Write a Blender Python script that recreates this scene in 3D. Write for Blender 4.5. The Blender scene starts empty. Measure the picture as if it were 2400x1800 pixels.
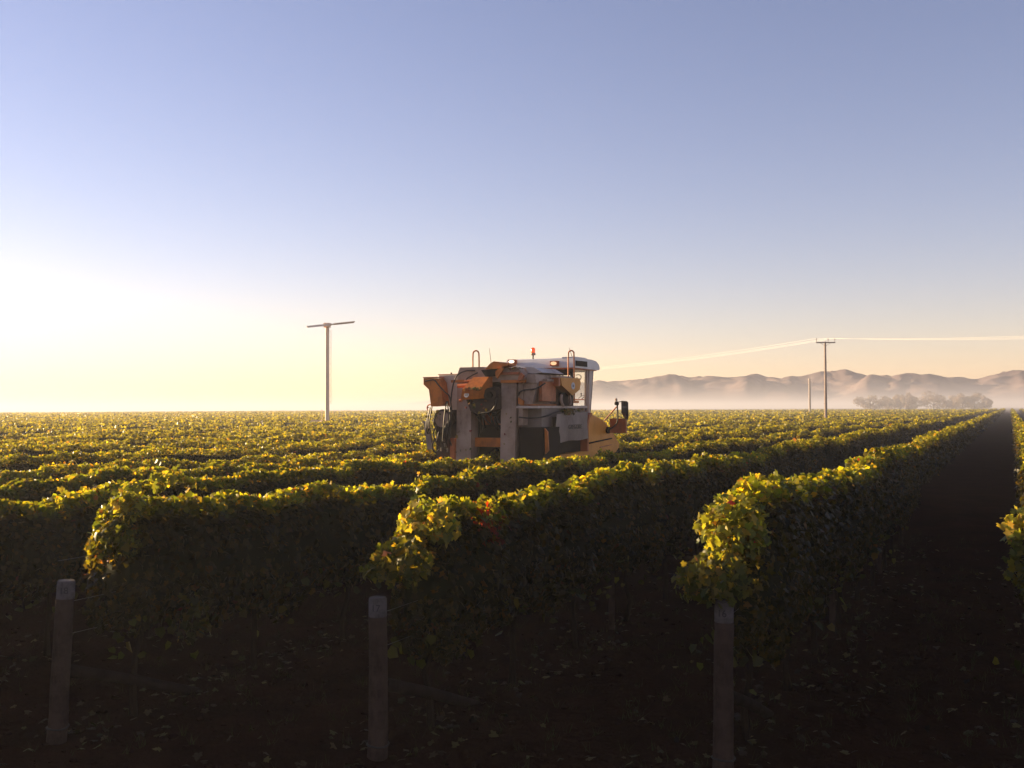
import bpy, bmesh, math, random
import numpy as np
from mathutils import Vector, Matrix

random.seed(7)
rng = np.random.default_rng(11)
R = math.radians
scn = bpy.context.scene
COL = scn.collection

# ------------------------------------------------------------------ camera
CAM_H = 3.05
cam_d = bpy.data.cameras.new('camera')
cam_d.sensor_width = 36.0
cam_d.lens = 35.3
cam_d.clip_start = 0.05
cam_d.clip_end = 30000.0
cam = bpy.data.objects.new('camera', cam_d)
COL.objects.link(cam)
cam.matrix_world = Matrix.Translation((0, 0, CAM_H)) @ Matrix.Rotation(R(90 + 1.39), 4, 'X') @ Matrix.Rotation(R(-0.23), 4, 'Z')
scn.camera = cam

# ------------------------------------------------------------------ sky, sun, exposure
SUN_AZ, SUN_EL = R(-64.0), R(10.5)      # azimuth from the view axis (+Y), clockwise
world = bpy.data.worlds.new('World')
scn.world = world
world.use_nodes = True
wn = world.node_tree.nodes
wl = world.node_tree.links
bg = wn['Background']
sky_n = wn.new('ShaderNodeTexSky')
sky_n.sky_type = 'NISHITA'
sky_n.sun_disc = False
sky_n.sun_elevation = SUN_EL
sky_n.sun_rotation = SUN_AZ
sky_n.altitude = 60
sky_n.air_density = 1.05
sky_n.dust_density = 0.1
sky_n.ozone_density = 1.0
bg.inputs['Strength'].default_value = 0.0545
tint = wn.new('ShaderNodeMix'); tint.data_type = 'RGBA'; tint.blend_type = 'MULTIPLY'; tint.inputs['Factor'].default_value = 1.0
tint.inputs['B'].default_value = (1.19, 0.955, 1.17, 1)        # the camera's white balance, the same all over the sky
wl.new(sky_n.outputs[0], tint.inputs['A'])
wl.new(tint.outputs['Result'], bg.inputs['Color'])

sun_d = bpy.data.lights.new('sun', 'SUN')
sun_d.energy = 5.0
sun_d.angle = R(0.53)
sun_d.color = (1.0, 0.72, 0.40)
sun = bpy.data.objects.new('sun', sun_d)
COL.objects.link(sun)
SUN_V = Vector((math.sin(SUN_AZ) * math.cos(SUN_EL), math.cos(SUN_AZ) * math.cos(SUN_EL), math.sin(SUN_EL)))
sun.rotation_euler = SUN_V.to_track_quat('Z', 'Y').to_euler()
sun.location = (-40, 20, 30)

scn.view_settings.view_transform = 'Standard'
scn.view_settings.look = 'None'
scn.view_settings.exposure = 1.6
scn.view_settings.gamma = 1.0
scn.view_settings.use_curve_mapping = False
scn.render.engine = 'CYCLES'
cy = scn.cycles
cy.max_bounces = 6
cy.diffuse_bounces = 3
cy.glossy_bounces = 3
cy.transmission_bounces = 4
cy.transparent_max_bounces = 16
cy.volume_bounces = 1
cy.use_denoising = True

# ------------------------------------------------------------------ helpers
def tag(o, label=None, cat=None, group=None, kind=None):
    if label: o['label'] = label
    if cat: o['category'] = cat
    if group: o['group'] = group
    if kind: o['kind'] = kind
    return o

def empty(name, loc=(0, 0, 0), rz=0.0):
    o = bpy.data.objects.new(name, None)
    o.location = loc
    o.rotation_euler = (0, 0, rz)
    o.empty_display_size = 0.2
    COL.objects.link(o)
    return o

def link(name, me, parent=None, mats=None):
    o = bpy.data.objects.new(name, me)
    COL.objects.link(o)
    if parent: o.parent = parent
    if mats is not None and len(me.materials) == 0:
        for m in (mats if isinstance(mats, (list, tuple)) else [mats]):
            me.materials.append(m)
    return o

def tri_mesh(name, V, F, colour=None, smooth=False):
    """mesh from numpy arrays of vertices and triangles, one colour for each vertex"""
    me = bpy.data.meshes.new(name)
    V = np.asarray(V, dtype=np.float32); F = np.asarray(F, dtype=np.int32)
    me.vertices.add(len(V)); me.vertices.foreach_set('co', V.ravel())
    me.loops.add(F.size); me.loops.foreach_set('vertex_index', F.ravel())
    me.polygons.add(len(F))
    me.polygons.foreach_set('loop_start', np.arange(0, F.size, 3, dtype=np.int32))
    me.polygons.foreach_set('loop_total', np.full(len(F), 3, dtype=np.int32))
    if colour is not None:
        a = me.color_attributes.new('tint', 'FLOAT_COLOR', 'POINT')
        a.data.foreach_set('color', np.asarray(colour, dtype=np.float32).ravel())
    me.update()
    if smooth:
        me.polygons.foreach_set('use_smooth', np.ones(len(F), dtype=bool))
    return me

def finish(bm, name, mat, parent=None, bevel=0.0, segs=2, smooth=True, angle=40):
    if bevel > 0:
        es = [e for e in bm.edges if len(e.link_faces) == 2 and e.calc_face_angle(0) > R(30)]
        bmesh.ops.bevel(bm, geom=es, offset=bevel, segments=segs, profile=0.5, affect='EDGES', clamp_overlap=True)
    bmesh.ops.recalc_face_normals(bm, faces=bm.faces[:])
    me = bpy.data.meshes.new(name)
    bm.to_mesh(me); bm.free()
    if smooth:
        me.polygons.foreach_set('use_smooth', np.ones(len(me.polygons), dtype=bool))
        me.set_sharp_from_angle(angle=R(angle))
    return link(name, me, parent, mat)

def add_box(bm, x0, x1, y0, y1, z0, z1, m=None):
    vs = [bm.verts.new((x, y, z)) for z in (z0, z1) for y in (y0, y1) for x in (x0, x1)]
    for f in ((0, 2, 3, 1), (4, 5, 7, 6), (0, 1, 5, 4), (2, 6, 7, 3), (0, 4, 6, 2), (1, 3, 7, 5)):
        bm.faces.new([vs[i] for i in f])
    if m is not None:
        bmesh.ops.transform(bm, matrix=m, verts=vs)
    return vs

def add_prism(bm, poly, axis, a0, a1):
    """poly: 2-D outline; axis 'x': (y,z) outline swept from x=a0 to a1; 'y': (x,z); 'z': (x,y)"""
    def P(p, a):
        return {'x': (a, p[0], p[1]), 'y': (p[0], a, p[1]), 'z': (p[0], p[1], a)}[axis]
    A = [bm.verts.new(P(p, a0)) for p in poly]
    B = [bm.verts.new(P(p, a1)) for p in poly]
    n = len(poly)
    bm.faces.new(A); bm.faces.new(B[::-1])
    for i in range(n):
        bm.faces.new((A[i], B[i], B[(i + 1) % n], A[(i + 1) % n]))
    return A + B

def add_tube(bm, pts, r, n=8, caps=True):
    pts = [Vector(p) for p in pts]
    rs = r if isinstance(r, (list, tuple)) else [r] * len(pts)
    rings = []
    up = None
    for i, p in enumerate(pts):
        t = (pts[min(i + 1, len(pts) - 1)] - pts[max(i - 1, 0)]).normalized()
        if up is None:
            up = Vector((0, 0, 1)) if abs(t.z) < 0.9 else Vector((1, 0, 0))
        a = t.cross(up)
        if a.length < 1e-5: a = t.cross(Vector((0, 1, 0.3)))
        a.normalize(); b = a.cross(t).normalized(); up = b
        rings.append([bm.verts.new(p + (a * math.cos(q) + b * math.sin(q)) * rs[i]) for q in [2 * math.pi * k / n for k in range(n)]])
    for i in range(len(rings) - 1):
        for k in range(n):
            bm.faces.new((rings[i][k], rings[i][(k + 1) % n], rings[i + 1][(k + 1) % n], rings[i + 1][k]))
    if caps:
        bm.faces.new(rings[0][::-1]); bm.faces.new(rings[-1])
    return rings

def smooth_path(pts, n=6):
    """Catmull-Rom through the points"""
    P = [Vector(p) for p in pts]
    P = [P[0] * 2 - P[1]] + P + [P[-1] * 2 - P[-2]]
    out = []
    for i in range(1, len(P) - 2):
        for k in range(n):
            t = k / n
            a, b, c, d = P[i - 1], P[i], P[i + 1], P[i + 2]
            out.append(0.5 * ((2 * b) + (c - a) * t + (2 * a - 5 * b + 4 * c - d) * t * t + (3 * b - a - 3 * c + d) * t ** 3))
    out.append(P[-2])
    return out

def box_obj(name, mat, parent, x0, x1, y0, y1, z0, z1, bevel=0.012):
    bm = bmesh.new(); add_box(bm, x0, x1, y0, y1, z0, z1)
    return finish(bm, name, mat, parent, bevel)

def prism_obj(name, mat, parent, poly, axis, a0, a1, bevel=0.012):
    bm = bmesh.new(); add_prism(bm, poly, axis, a0, a1)
    return finish(bm, name, mat, parent, bevel)

def tube_obj(name, mat, parent, pts, r, n=8, smooth_n=0):
    bm = bmesh.new(); add_tube(bm, smooth_path(pts, smooth_n) if smooth_n else pts, r, n)
    return finish(bm, name, mat, parent)

def text_mesh(txt, size, extrude=0.002):
    cu = bpy.data.curves.new('lettering', 'FONT')
    cu.body = txt; cu.size = size; cu.extrude = extrude
    cu.align_x = 'CENTER'; cu.align_y = 'CENTER'
    o = bpy.data.objects.new('lettering', cu)
    COL.objects.link(o)
    dg = bpy.context.evaluated_depsgraph_get()
    me = bpy.data.meshes.new_from_object(o.evaluated_get(dg))
    bpy.data.objects.remove(o); bpy.data.curves.remove(cu)
    return me

# ------------------------------------------------------------------ materials
def new_mat(name):
    m = bpy.data.materials.new(name); m.use_nodes = True
    return m, m.node_tree.nodes, m.node_tree.links, m.node_tree.nodes['Principled BSDF']

def paint(name, col, rough=0.45, metal=0.0, dirt=0.5, dirt_col=(0.10, 0.065, 0.04), scale=3.0, bump=0.0, spec=0.5):
    """painted or plain surface with dust, streaks and slight tone changes"""
    m, n, l, b = new_mat(name)
    tc = n.new('ShaderNodeTexCoord')
    nz = n.new('ShaderNodeTexNoise'); nz.inputs['Scale'].default_value = scale; nz.inputs['Detail'].default_value = 8; nz.inputs['Roughness'].default_value = 0.65
    l.new(tc.outputs['Object'], nz.inputs['Vector'])
    cr = n.new('ShaderNodeValToRGB'); cr.color_ramp.elements[0].position = 0.42; cr.color_ramp.elements[1].position = 0.75
    l.new(nz.outputs['Fac'], cr.inputs['Fac'])
    n2 = n.new('ShaderNodeTexNoise'); n2.inputs['Scale'].default_value = scale * 9; n2.inputs['Detail'].default_value = 4
    mp = n.new('ShaderNodeMapping'); mp.inputs['Scale'].default_value = (1, 1, 0.15)
    l.new(tc.outputs['Object'], mp.inputs['Vector']); l.new(mp.outputs[0], n2.inputs['Vector'])
    mul = n.new('ShaderNodeMath'); mul.operation = 'MULTIPLY'
    l.new(cr.outputs['Color'], mul.inputs[0]); l.new(n2.outputs['Fac'], mul.inputs[1])
    mu2 = n.new('ShaderNodeMath'); mu2.operation = 'MULTIPLY'; mu2.inputs[1].default_value = dirt * 2
    mu2.use_clamp = True
    l.new(mul.outputs[0], mu2.inputs[0])
    mx = n.new('ShaderNodeMix'); mx.data_type = 'RGBA'
    mx.inputs['A'].default_value = (*col, 1); mx.inputs['B'].default_value = (*dirt_col, 1)
    l.new(mu2.outputs[0], mx.inputs['Factor'])
    l.new(mx.outputs['Result'], b.inputs['Base Color'])
    b.inputs['Metallic'].default_value = metal
    b.inputs['Specular IOR Level'].default_value = spec
    ra = n.new('ShaderNodeMath'); ra.operation = 'MULTIPLY_ADD'; ra.inputs[1].default_value = 0.35; ra.inputs[2].default_value = rough; ra.use_clamp = True
    l.new(mu2.outputs[0], ra.inputs[0]); l.new(ra.outputs[0], b.inputs['Roughness'])
    if bump > 0:
        bp = n.new('ShaderNodeBump'); bp.inputs['Strength'].default_value = bump; bp.inputs['Distance'].default_value = 0.01
        l.new(n2.outputs['Fac'], bp.inputs['Height']); l.new(bp.outputs[0], b.inputs['Normal'])
    return m

def leaf_mat(name, trans=0.5, rough=0.38, tgain=(3.0, 2.6, 0.75)):
    m, n, l, b = new_mat(name)
    at = n.new('ShaderNodeAttribute'); at.attribute_name = 'tint'
    l.new(at.outputs['Color'], b.inputs['Base Color'])
    b.inputs['Roughness'].default_value = rough
    b.inputs['Specular IOR Level'].default_value = 0.16
    tr = n.new('ShaderNodeBsdfTranslucent')
    mc = n.new('ShaderNodeMix'); mc.data_type = 'RGBA'; mc.blend_type = 'MULTIPLY'; mc.inputs['Factor'].default_value = 1
    mc.inputs['B'].default_value = (*tgain, 1)
    l.new(at.outputs['Color'], mc.inputs['A']); l.new(mc.outputs['Result'], tr.inputs['Color'])
    mix = n.new('ShaderNodeMixShader'); mix.inputs[0].default_value = trans
    l.new(b.outputs[0], mix.inputs[1]); l.new(tr.outputs[0], mix.inputs[2])
    l.new(mix.outputs[0], n['Material Output'].inputs['Surface'])
    return m

M = {}
M['leaf'] = leaf_mat('vine_leaf')
M['core'] = paint('dark_hedge_core', (0.012, 0.016, 0.004), rough=0.9, dirt=0.3, dirt_col=(0.02, 0.012, 0.006), spec=0.1)  # near-black core, puts shade into the gaps between the leaves
M['bark'] = paint('vine_bark', (0.016, 0.010, 0.007), rough=0.9, dirt=0.6, dirt_col=(0.008, 0.005, 0.004), scale=12, bump=0.6, spec=0.05)
M['post'] = paint('weathered_post_timber', (0.058, 0.036, 0.027), rough=0.85, dirt=0.85, dirt_col=(0.014, 0.009, 0.008), scale=6, bump=0.8, spec=0.08)
M['strut'] = paint('dark_strut_timber', (0.022, 0.015, 0.013), rough=0.9, dirt=0.7, dirt_col=(0.008, 0.005, 0.004), scale=6, bump=0.6, spec=0.05)
M['white_paint'] = paint('flaking_white_paint', (0.105, 0.088, 0.084), rough=0.8, dirt=0.95, dirt_col=(0.026, 0.019, 0.017), scale=10, bump=0.3, spec=0.15)
M['ink'] = paint('black_stencil', (0.015, 0.012, 0.012), rough=0.8, dirt=0.1)
M['wire'] = paint('galvanised_wire', (0.25, 0.25, 0.25), rough=0.4, metal=0.9, dirt=0.3)
M['line'] = paint('aluminium_conductor', (0.85, 0.80, 0.70), rough=0.4, metal=0.0, dirt=0.0)
M['litter'] = leaf_mat('fallen_leaf', trans=0.15, rough=0.7, tgain=(1.2, 1.0, 0.7))

# ------------------------------------------------------------------ ground
def ground_height(x, y):
    return (0.035 * np.sin(x * 1.3 + 0.7 * np.sin(y * 0.9)) * np.sin(y * 1.7 + 0.4) + 0.018 * np.sin(x * 5.1 + y * 2.3) * np.sin(y * 4.3 - x)
            + 0.010 * np.sin(x * 13 + 3 * np.sin(y * 3)) * np.sin(y * 11 + 2 * np.sin(x * 4)))

def build_ground():
    nr, na = 260, 300
    rad = np.concatenate([[0.0], 1.2 * (4300 / 1.2) ** (np.linspace(0, 1, nr) ** 1.25)])
    ang = np.linspace(0, 2 * np.pi, na, endpoint=False)
    rr, aa = np.meshgrid(rad[1:], ang, indexing='ij')
    X = rr * np.sin(aa); Y = rr * np.cos(aa)
    Z = ground_height(X, Y) * np.clip(1.2 - rr / 60, 0, 1)
    V = np.concatenate([[[0, 0, 0.0]], np.stack([X, Y, Z], -1).reshape(-1, 3)])
    idx = 1 + np.arange(nr * na).reshape(nr, na)
    nx = np.roll(idx, -1, axis=1)
    a, b, c, d = idx[:-1], idx[1:], nx[1:], nx[:-1]
    F = np.concatenate([np.stack([a, b, c], -1).reshape(-1, 3)[:, ::-1], np.stack([a, c, d], -1).reshape(-1, 3)[:, ::-1],
                        np.stack([np.zeros(na, int), idx[0], nx[0]], -1)[:, ::-1]])
    me = tri_mesh('ground', V, F, smooth=True)
    m, n, l, b = new_mat('dark_soil')
    tc = n.new('ShaderNodeTexCoord')
    n1 = n.new('ShaderNodeTexNoise'); n1.inputs['Scale'].default_value = 0.8; n1.inputs['Detail'].default_value = 10; n1.inputs['Roughness'].default_value = 0.7
    n2 = n.new('ShaderNodeTexNoise'); n2.inputs['Scale'].default_value = 14; n2.inputs['Detail'].default_value = 8
    l.new(tc.outputs['Object'], n1.inputs['Vector']); l.new(tc.outputs['Object'], n2.inputs['Vector'])
    cr = n.new('ShaderNodeValToRGB')
    cr.color_ramp.elements[0].color = (0.009, 0.0030, 0.0018, 1); cr.color_ramp.elements[0].position = 0.3
    cr.color_ramp.elements[1].color = (0.029, 0.0100, 0.0062, 1); cr.color_ramp.elements[1].position = 0.75
    l.new(n1.outputs['Fac'], cr.inputs['Fac'])
    l.new(cr.outputs['Color'], b.inputs['Base Color'])
    b.inputs['Roughness'].default_value = 1.0; b.inputs['Specular IOR Level'].default_value = 0.0
    bp = n.new('ShaderNodeBump'); bp.inputs['Strength'].default_value = 0.9; bp.inputs['Distance'].default_value = 0.06
    l.new(n2.outputs['Fac'], bp.inputs['Height']); l.new(bp.outputs[0], b.inputs['Normal'])
    o = link('ground', me, None, m)
    tag(o, kind='structure', label='dark bare soil of the vineyard and its headland')
build_ground()

# ------------------------------------------------------------------ far hills
def build_hills():
    f = 2170.0
    prof = [(700, 879), (860, 874), (980, 858), (1100, 838), (1200, 829), (1272, 824), (1330, 822.5), (1360, 823), (1421, 812), (1459, 808), (1493, 814.6), (1544, 811), (1586, 817.4), (1625, 806), (1659, 814.6), (1689, 816),
            (1714, 810), (1737, 814), (1752, 807), (1778, 800), (1795, 801), (1814, 799), (1837, 800), (1863, 808.9), (1890, 809), (1922, 812), (1969, 805.5), (2003, 807.6), (2071, 814.5), (2110, 819.5),
            (2169, 802.5), (2208, 799), (2260, 806), (2330, 797), (2420, 808), (2520, 800), (2650, 812), (2800, 806), (3000, 820), (3300, 812)]
    px = np.array([p[0] for p in prof]); py = np.array([p[1] for p in prof])
    az_p = np.arctan((px - 1106) / f); el_p = (882 - 0.0041 * (px - 1106) - py) / f * np.cos(az_p)
    na, nd = 620, 120
    az = np.linspace(az_p[0], az_p[-1], na)
    el = np.interp(az, az_p, el_p)
    el = el * (1 + 0.035 * np.sin(az * 410 + 2 * np.sin(az * 130)) * np.sin(az * 95) + 0.02 * np.sin(az * 1100 + 3 * np.sin(az * 300)))
    dist = np.linspace(4700, 8600, nd)
    A, D = np.meshgrid(az, dist, indexing='ij')
    ridge_d = 6900.0
    E = np.repeat(el[:, None], nd, axis=1)
    H = E * ridge_d
    X = D * np.sin(A); Y = D * np.cos(A)
    # spurs that run down from the crest
    def ridged(u, v, seed):
        g = np.random.default_rng(seed); out = np.zeros_like(u); amp = 1.0
        for k in range(5):
            fr = 1.9 ** k
            ph = g.uniform(0, 6.28, 4)
            w = 0.8 * np.sin(v * fr * 0.7 + ph[0]) + 0.5 * np.sin(u * fr * 0.5 + ph[1])
            s = 1 - np.abs(np.sin(u * fr + w + ph[2] + 0.5 * np.sin(v * fr * 1.1 + ph[3])))
            out += amp * s; amp *= 0.52
        return out / 2.0
    def vnoise(x, y, seed):
        g = np.random.default_rng(seed); T = g.uniform(0, 1, (256, 256))
        xi, yi = np.floor(x).astype(int), np.floor(y).astype(int); fx, fy = x - xi, y - yi
        fx = fx * fx * (3 - 2 * fx); fy = fy * fy * (3 - 2 * fy)
        t = lambda a, b: T[a % 256, b % 256]
        return (t(xi, yi) * (1 - fx) + t(xi + 1, yi) * fx) * (1 - fy) + (t(xi, yi + 1) * (1 - fx) + t(xi + 1, yi + 1) * fx) * fy
    gh_ = np.random.default_rng(21)
    Zs = np.zeros_like(X)
    a_ = az[0]
    while a_ < az[-1]:                      # rounded tops, one behind the other
        dc = gh_.uniform(5900, 7500); h_ = np.interp(a_, az, el) * dc * gh_.uniform(0.72, 1.0); wa = gh_.uniform(0.016, 0.034); wd = gh_.uniform(520, 900)
        sk = gh_.uniform(-0.00002, 0.00002)
        r2 = ((A - a_ - sk * (D - dc)) / wa) ** 2 + ((D - dc) / wd) ** 2
        Zs = Zs + np.maximum(h_, 0) ** 4 * np.exp(-2.6 * r2 ** 0.75)
        a_ += gh_.uniform(0.006, 0.014)
    Z = Zs ** 0.25
    rf = np.zeros_like(X); am, tot = 1.0, 0.0
    for k_, sc in enumerate((520, 260, 130, 70)):
        q_ = 1 - np.abs(2 * vnoise(X / sc + 0.4 * k_ + 0.5 * vnoise(Y / 300, X / 300, 3), Y / sc, 10 + k_) - 1)
        rf += am * q_; tot += am; am *= 0.55
    Z = Z * (0.60 + 0.55 * rf / tot)
    fitk = el / np.maximum((Z / D).max(axis=1), 1e-5)
    ker = np.exp(-np.linspace(-2, 2, 13) ** 2); ker /= ker.sum()
    fitk = np.convolve(np.pad(np.clip(fitk, 0, 3), 6, mode='edge'), ker, mode='valid')
    Z = Z * fitk[:, None]
    edge = np.clip((D - 4700) / 300, 0, 1)
    Z = Z * edge + 3.05 * edge - 14 * (1 - edge)
    V = np.stack([X, Y, Z], -1).reshape(-1, 3)
    idx = np.arange(na * nd).reshape(na, nd)
    a, b, c, d = idx[:-1, :-1], idx[1:, :-1], idx[1:, 1:], idx[:-1, 1:]
    F = np.concatenate([np.stack([a, b, c], -1).reshape(-1, 3), np.stack([a, c, d], -1).reshape(-1, 3)])
    # normals up
    me = tri_mesh('hills', V, F, smooth=True)
    m, n, l, bs = new_mat('dry_grass_hills')
    tc = n.new('ShaderNodeTexCoord')
    nz = n.new('ShaderNodeTexNoise'); nz.inputs['Scale'].default_value = 0.004; nz.inputs['Detail'].default_value = 9
    l.new(tc.outputs['Object'], nz.inputs['Vector'])
    cr = n.new('ShaderNodeValToRGB')
    cr.color_ramp.elements[0].color = (0.165, 0.125, 0.13, 1); cr.color_ramp.elements[0].position = 0.35
    cr.color_ramp.elements[1].color = (0.23, 0.175, 0.165, 1); cr.color_ramp.elements[1].position = 0.65
    l.new(nz.outputs['Fac'], cr.inputs['Fac']); l.new(cr.outputs['Color'], bs.inputs['Base Color'])
    bs.inputs['Roughness'].default_value = 1.0; bs.inputs['Specular IOR Level'].default_value = 0.0
    o = link('hills', me, None, m)
    tag(o, kind='structure', label='bare tawny hills along the horizon behind the mist')
build_hills()

# ------------------------------------------------------------------ vines
TH = R(26.4)
DV = np.array([math.sin(TH), math.cos(TH)])       # along the rows
PV = np.array([-math.cos(TH), math.sin(TH)])      # across the rows, to the left

def leaf_shape(kind):
    if kind == 0:      # lobed grape leaf
        out = [(0, -0.06), (0.22, -0.30), (0.44, -0.16), (0.40, 0.08), (0.60, 0.30), (0.30, 0.40), (0.24, 0.60), (0, 0.86)]
        pts = out + [(-x, y) for x, y in out[-2:0:-1]]
        pts = [(0, 0.16)] + pts
        n = len(pts) - 1
        tri = [(0, 1 + i, 1 + (i + 1) % n) for i in range(n)]
    elif kind == 1:
        pts = [(0, -0.18), (0.44, -0.20), (0.52, 0.32), (0, 0.86), (-0.50, 0.36), (-0.46, -0.16)]
        tri = [(0, 1, 2), (0, 2, 3), (0, 3, 4), (0, 4, 5)]
    else:
        pts = [(0, -0.42), (0.46, 0.0), (0, 0.55), (-0.46, 0.05)]
        tri = [(0, 1, 2), (0, 2, 3)]
    P = np.array(pts, dtype=float); P[:, 1] -= 0.2 if kind < 2 else 0
    return P, np.array(tri)
SHAPES = {k: leaf_shape(k) for k in (0, 1, 2)}

def leaves_arrays(pos, nrm, size, kind, g, droop=True):
    P, T = SHAPES[kind]
    n = len(pos); k = len(P)
    nrm = nrm / np.maximum(np.linalg.norm(nrm, axis=1, keepdims=True), 1e-6)
    ref = np.tile(np.array([[0, 0, -1.0]]), (n, 1)) + g.normal(0, 0.45, (n, 3))   # tips hang down
    tip = ref - nrm * np.sum(ref * nrm, axis=1, keepdims=True)
    tip /= np.maximum(np.linalg.norm(tip, axis=1, keepdims=True), 1e-6)
    sd = np.cross(nrm, tip)
    fold = g.uniform(-0.15, 0.55, n); curl = g.uniform(-0.2, 0.6, n)
    x = P[None, :, 0]; y = P[None, :, 1]
    zz = -(fold[:, None] * np.abs(x)) - curl[:, None] * y * y * 0.6
    if kind == 0:
        zz = zz + g.normal(0, 0.035, (n, k))
    loc = (sd[:, None, :] * x[..., None] + tip[:, None, :] * y[..., None] + nrm[:, None, :] * zz[..., None]) * size[:, None, None]
    V = (pos[:, None, :] + loc).reshape(-1, 3)
    F = (T[None] + (np.arange(n) * k)[:, None, None]).reshape(-1, 3)
    return V, F, k

GREEN = np.array([[0.050, 0.075, 0.010], [0.075, 0.100, 0.012], [0.110, 0.130, 0.014], [0.150, 0.155, 0.016], [0.215, 0.180, 0.018], [0.30, 0.21, 0.022], [0.20, 0.095, 0.02], [0.24, 0.035, 0.02]])
def leaf_colours(n, g, p=(0.22, 0.30, 0.25, 0.14, 0.06, 0.018, 0.008, 0.001)):
    i = g.choice(len(GREEN), size=n, p=np.array(p) / np.sum(p))
    c = np.array([0.51, 0.44, 0.75]) * GREEN[i] * g.uniform(0.75, 1.25, (n, 1)) * g.uniform(0.92, 1.08, (n, 3))
    return c

class Leaves:
    def __init__(self): self.V, self.F, self.C, self.n = [], [], [], 0
    def add(self, pos, nrm, size, kind, col, g):
        if len(pos) == 0: return
        V, F, k = leaves_arrays(pos, nrm, size, kind, g)
        self.V.append(V); self.F.append(F + self.n); self.n += len(V)
        self.C.append(np.repeat(np.concatenate([col, np.ones((len(col), 1))], 1), k, axis=0))
    def build(self, name, parent, mat):
        if not self.V: return None
        me = tri_mesh(name, np.concatenate(self.V), np.concatenate(self.F), np.concatenate(self.C))
        return link(name, me, parent, mat)
    def tris(self): return sum(len(f) for f in self.F)

class Row:
    def __init__(self, o, seed, H=2.0, t_end=None, end_rise=0.0):
        self.o = o; self.g = np.random.default_rng(seed); self.H = H; self.t_end = t_end; self.end_rise = end_rise
        self.ph = self.g.uniform(0, 6.28, (3, 6)); self.wl = np.array([0.47, 0.83, 1.45, 2.7, 5.3, 13.0]) * self.g.uniform(0.9, 1.1, 6)
    def wob(self, t, which, amp):
        return (amp[None] * np.sin(t[:, None] * 2 * np.pi / self.wl[None] + self.ph[which][None])).sum(1)
    def top(self, t):
        h = self.H + self.wob(t, 0, np.array([0.018, 0.022, 0.030, 0.030, 0.035, 0.055]))
        if self.t_end is not None: h = h + self.end_rise * np.exp(-np.maximum(t - self.t_end, 0) / 2.2)
        return h
    def half(self, t):
        return np.clip(0.265 + self.wob(t, 1, np.array([0.02, 0.025, 0.03, 0.025, 0.02, 0.02])), 0.18, 0.42)
    def shift(self, t): return self.wob(t, 2, np.array([0.0, 0.01, 0.02, 0.03, 0.03, 0.02]))
    def world(self, t, lat, z):
        return np.stack([self.o * PV[0] + t * DV[0] + lat * PV[0], self.o * PV[1] + t * DV[1] + lat * PV[1], z], -1)

def frustum_ok(x, y, margin):
    e = np.abs(x) - y * (1106 / 2170.0)
    return (e < margin + 0.04 * np.maximum(y, 0)) & (y > 3)

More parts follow.
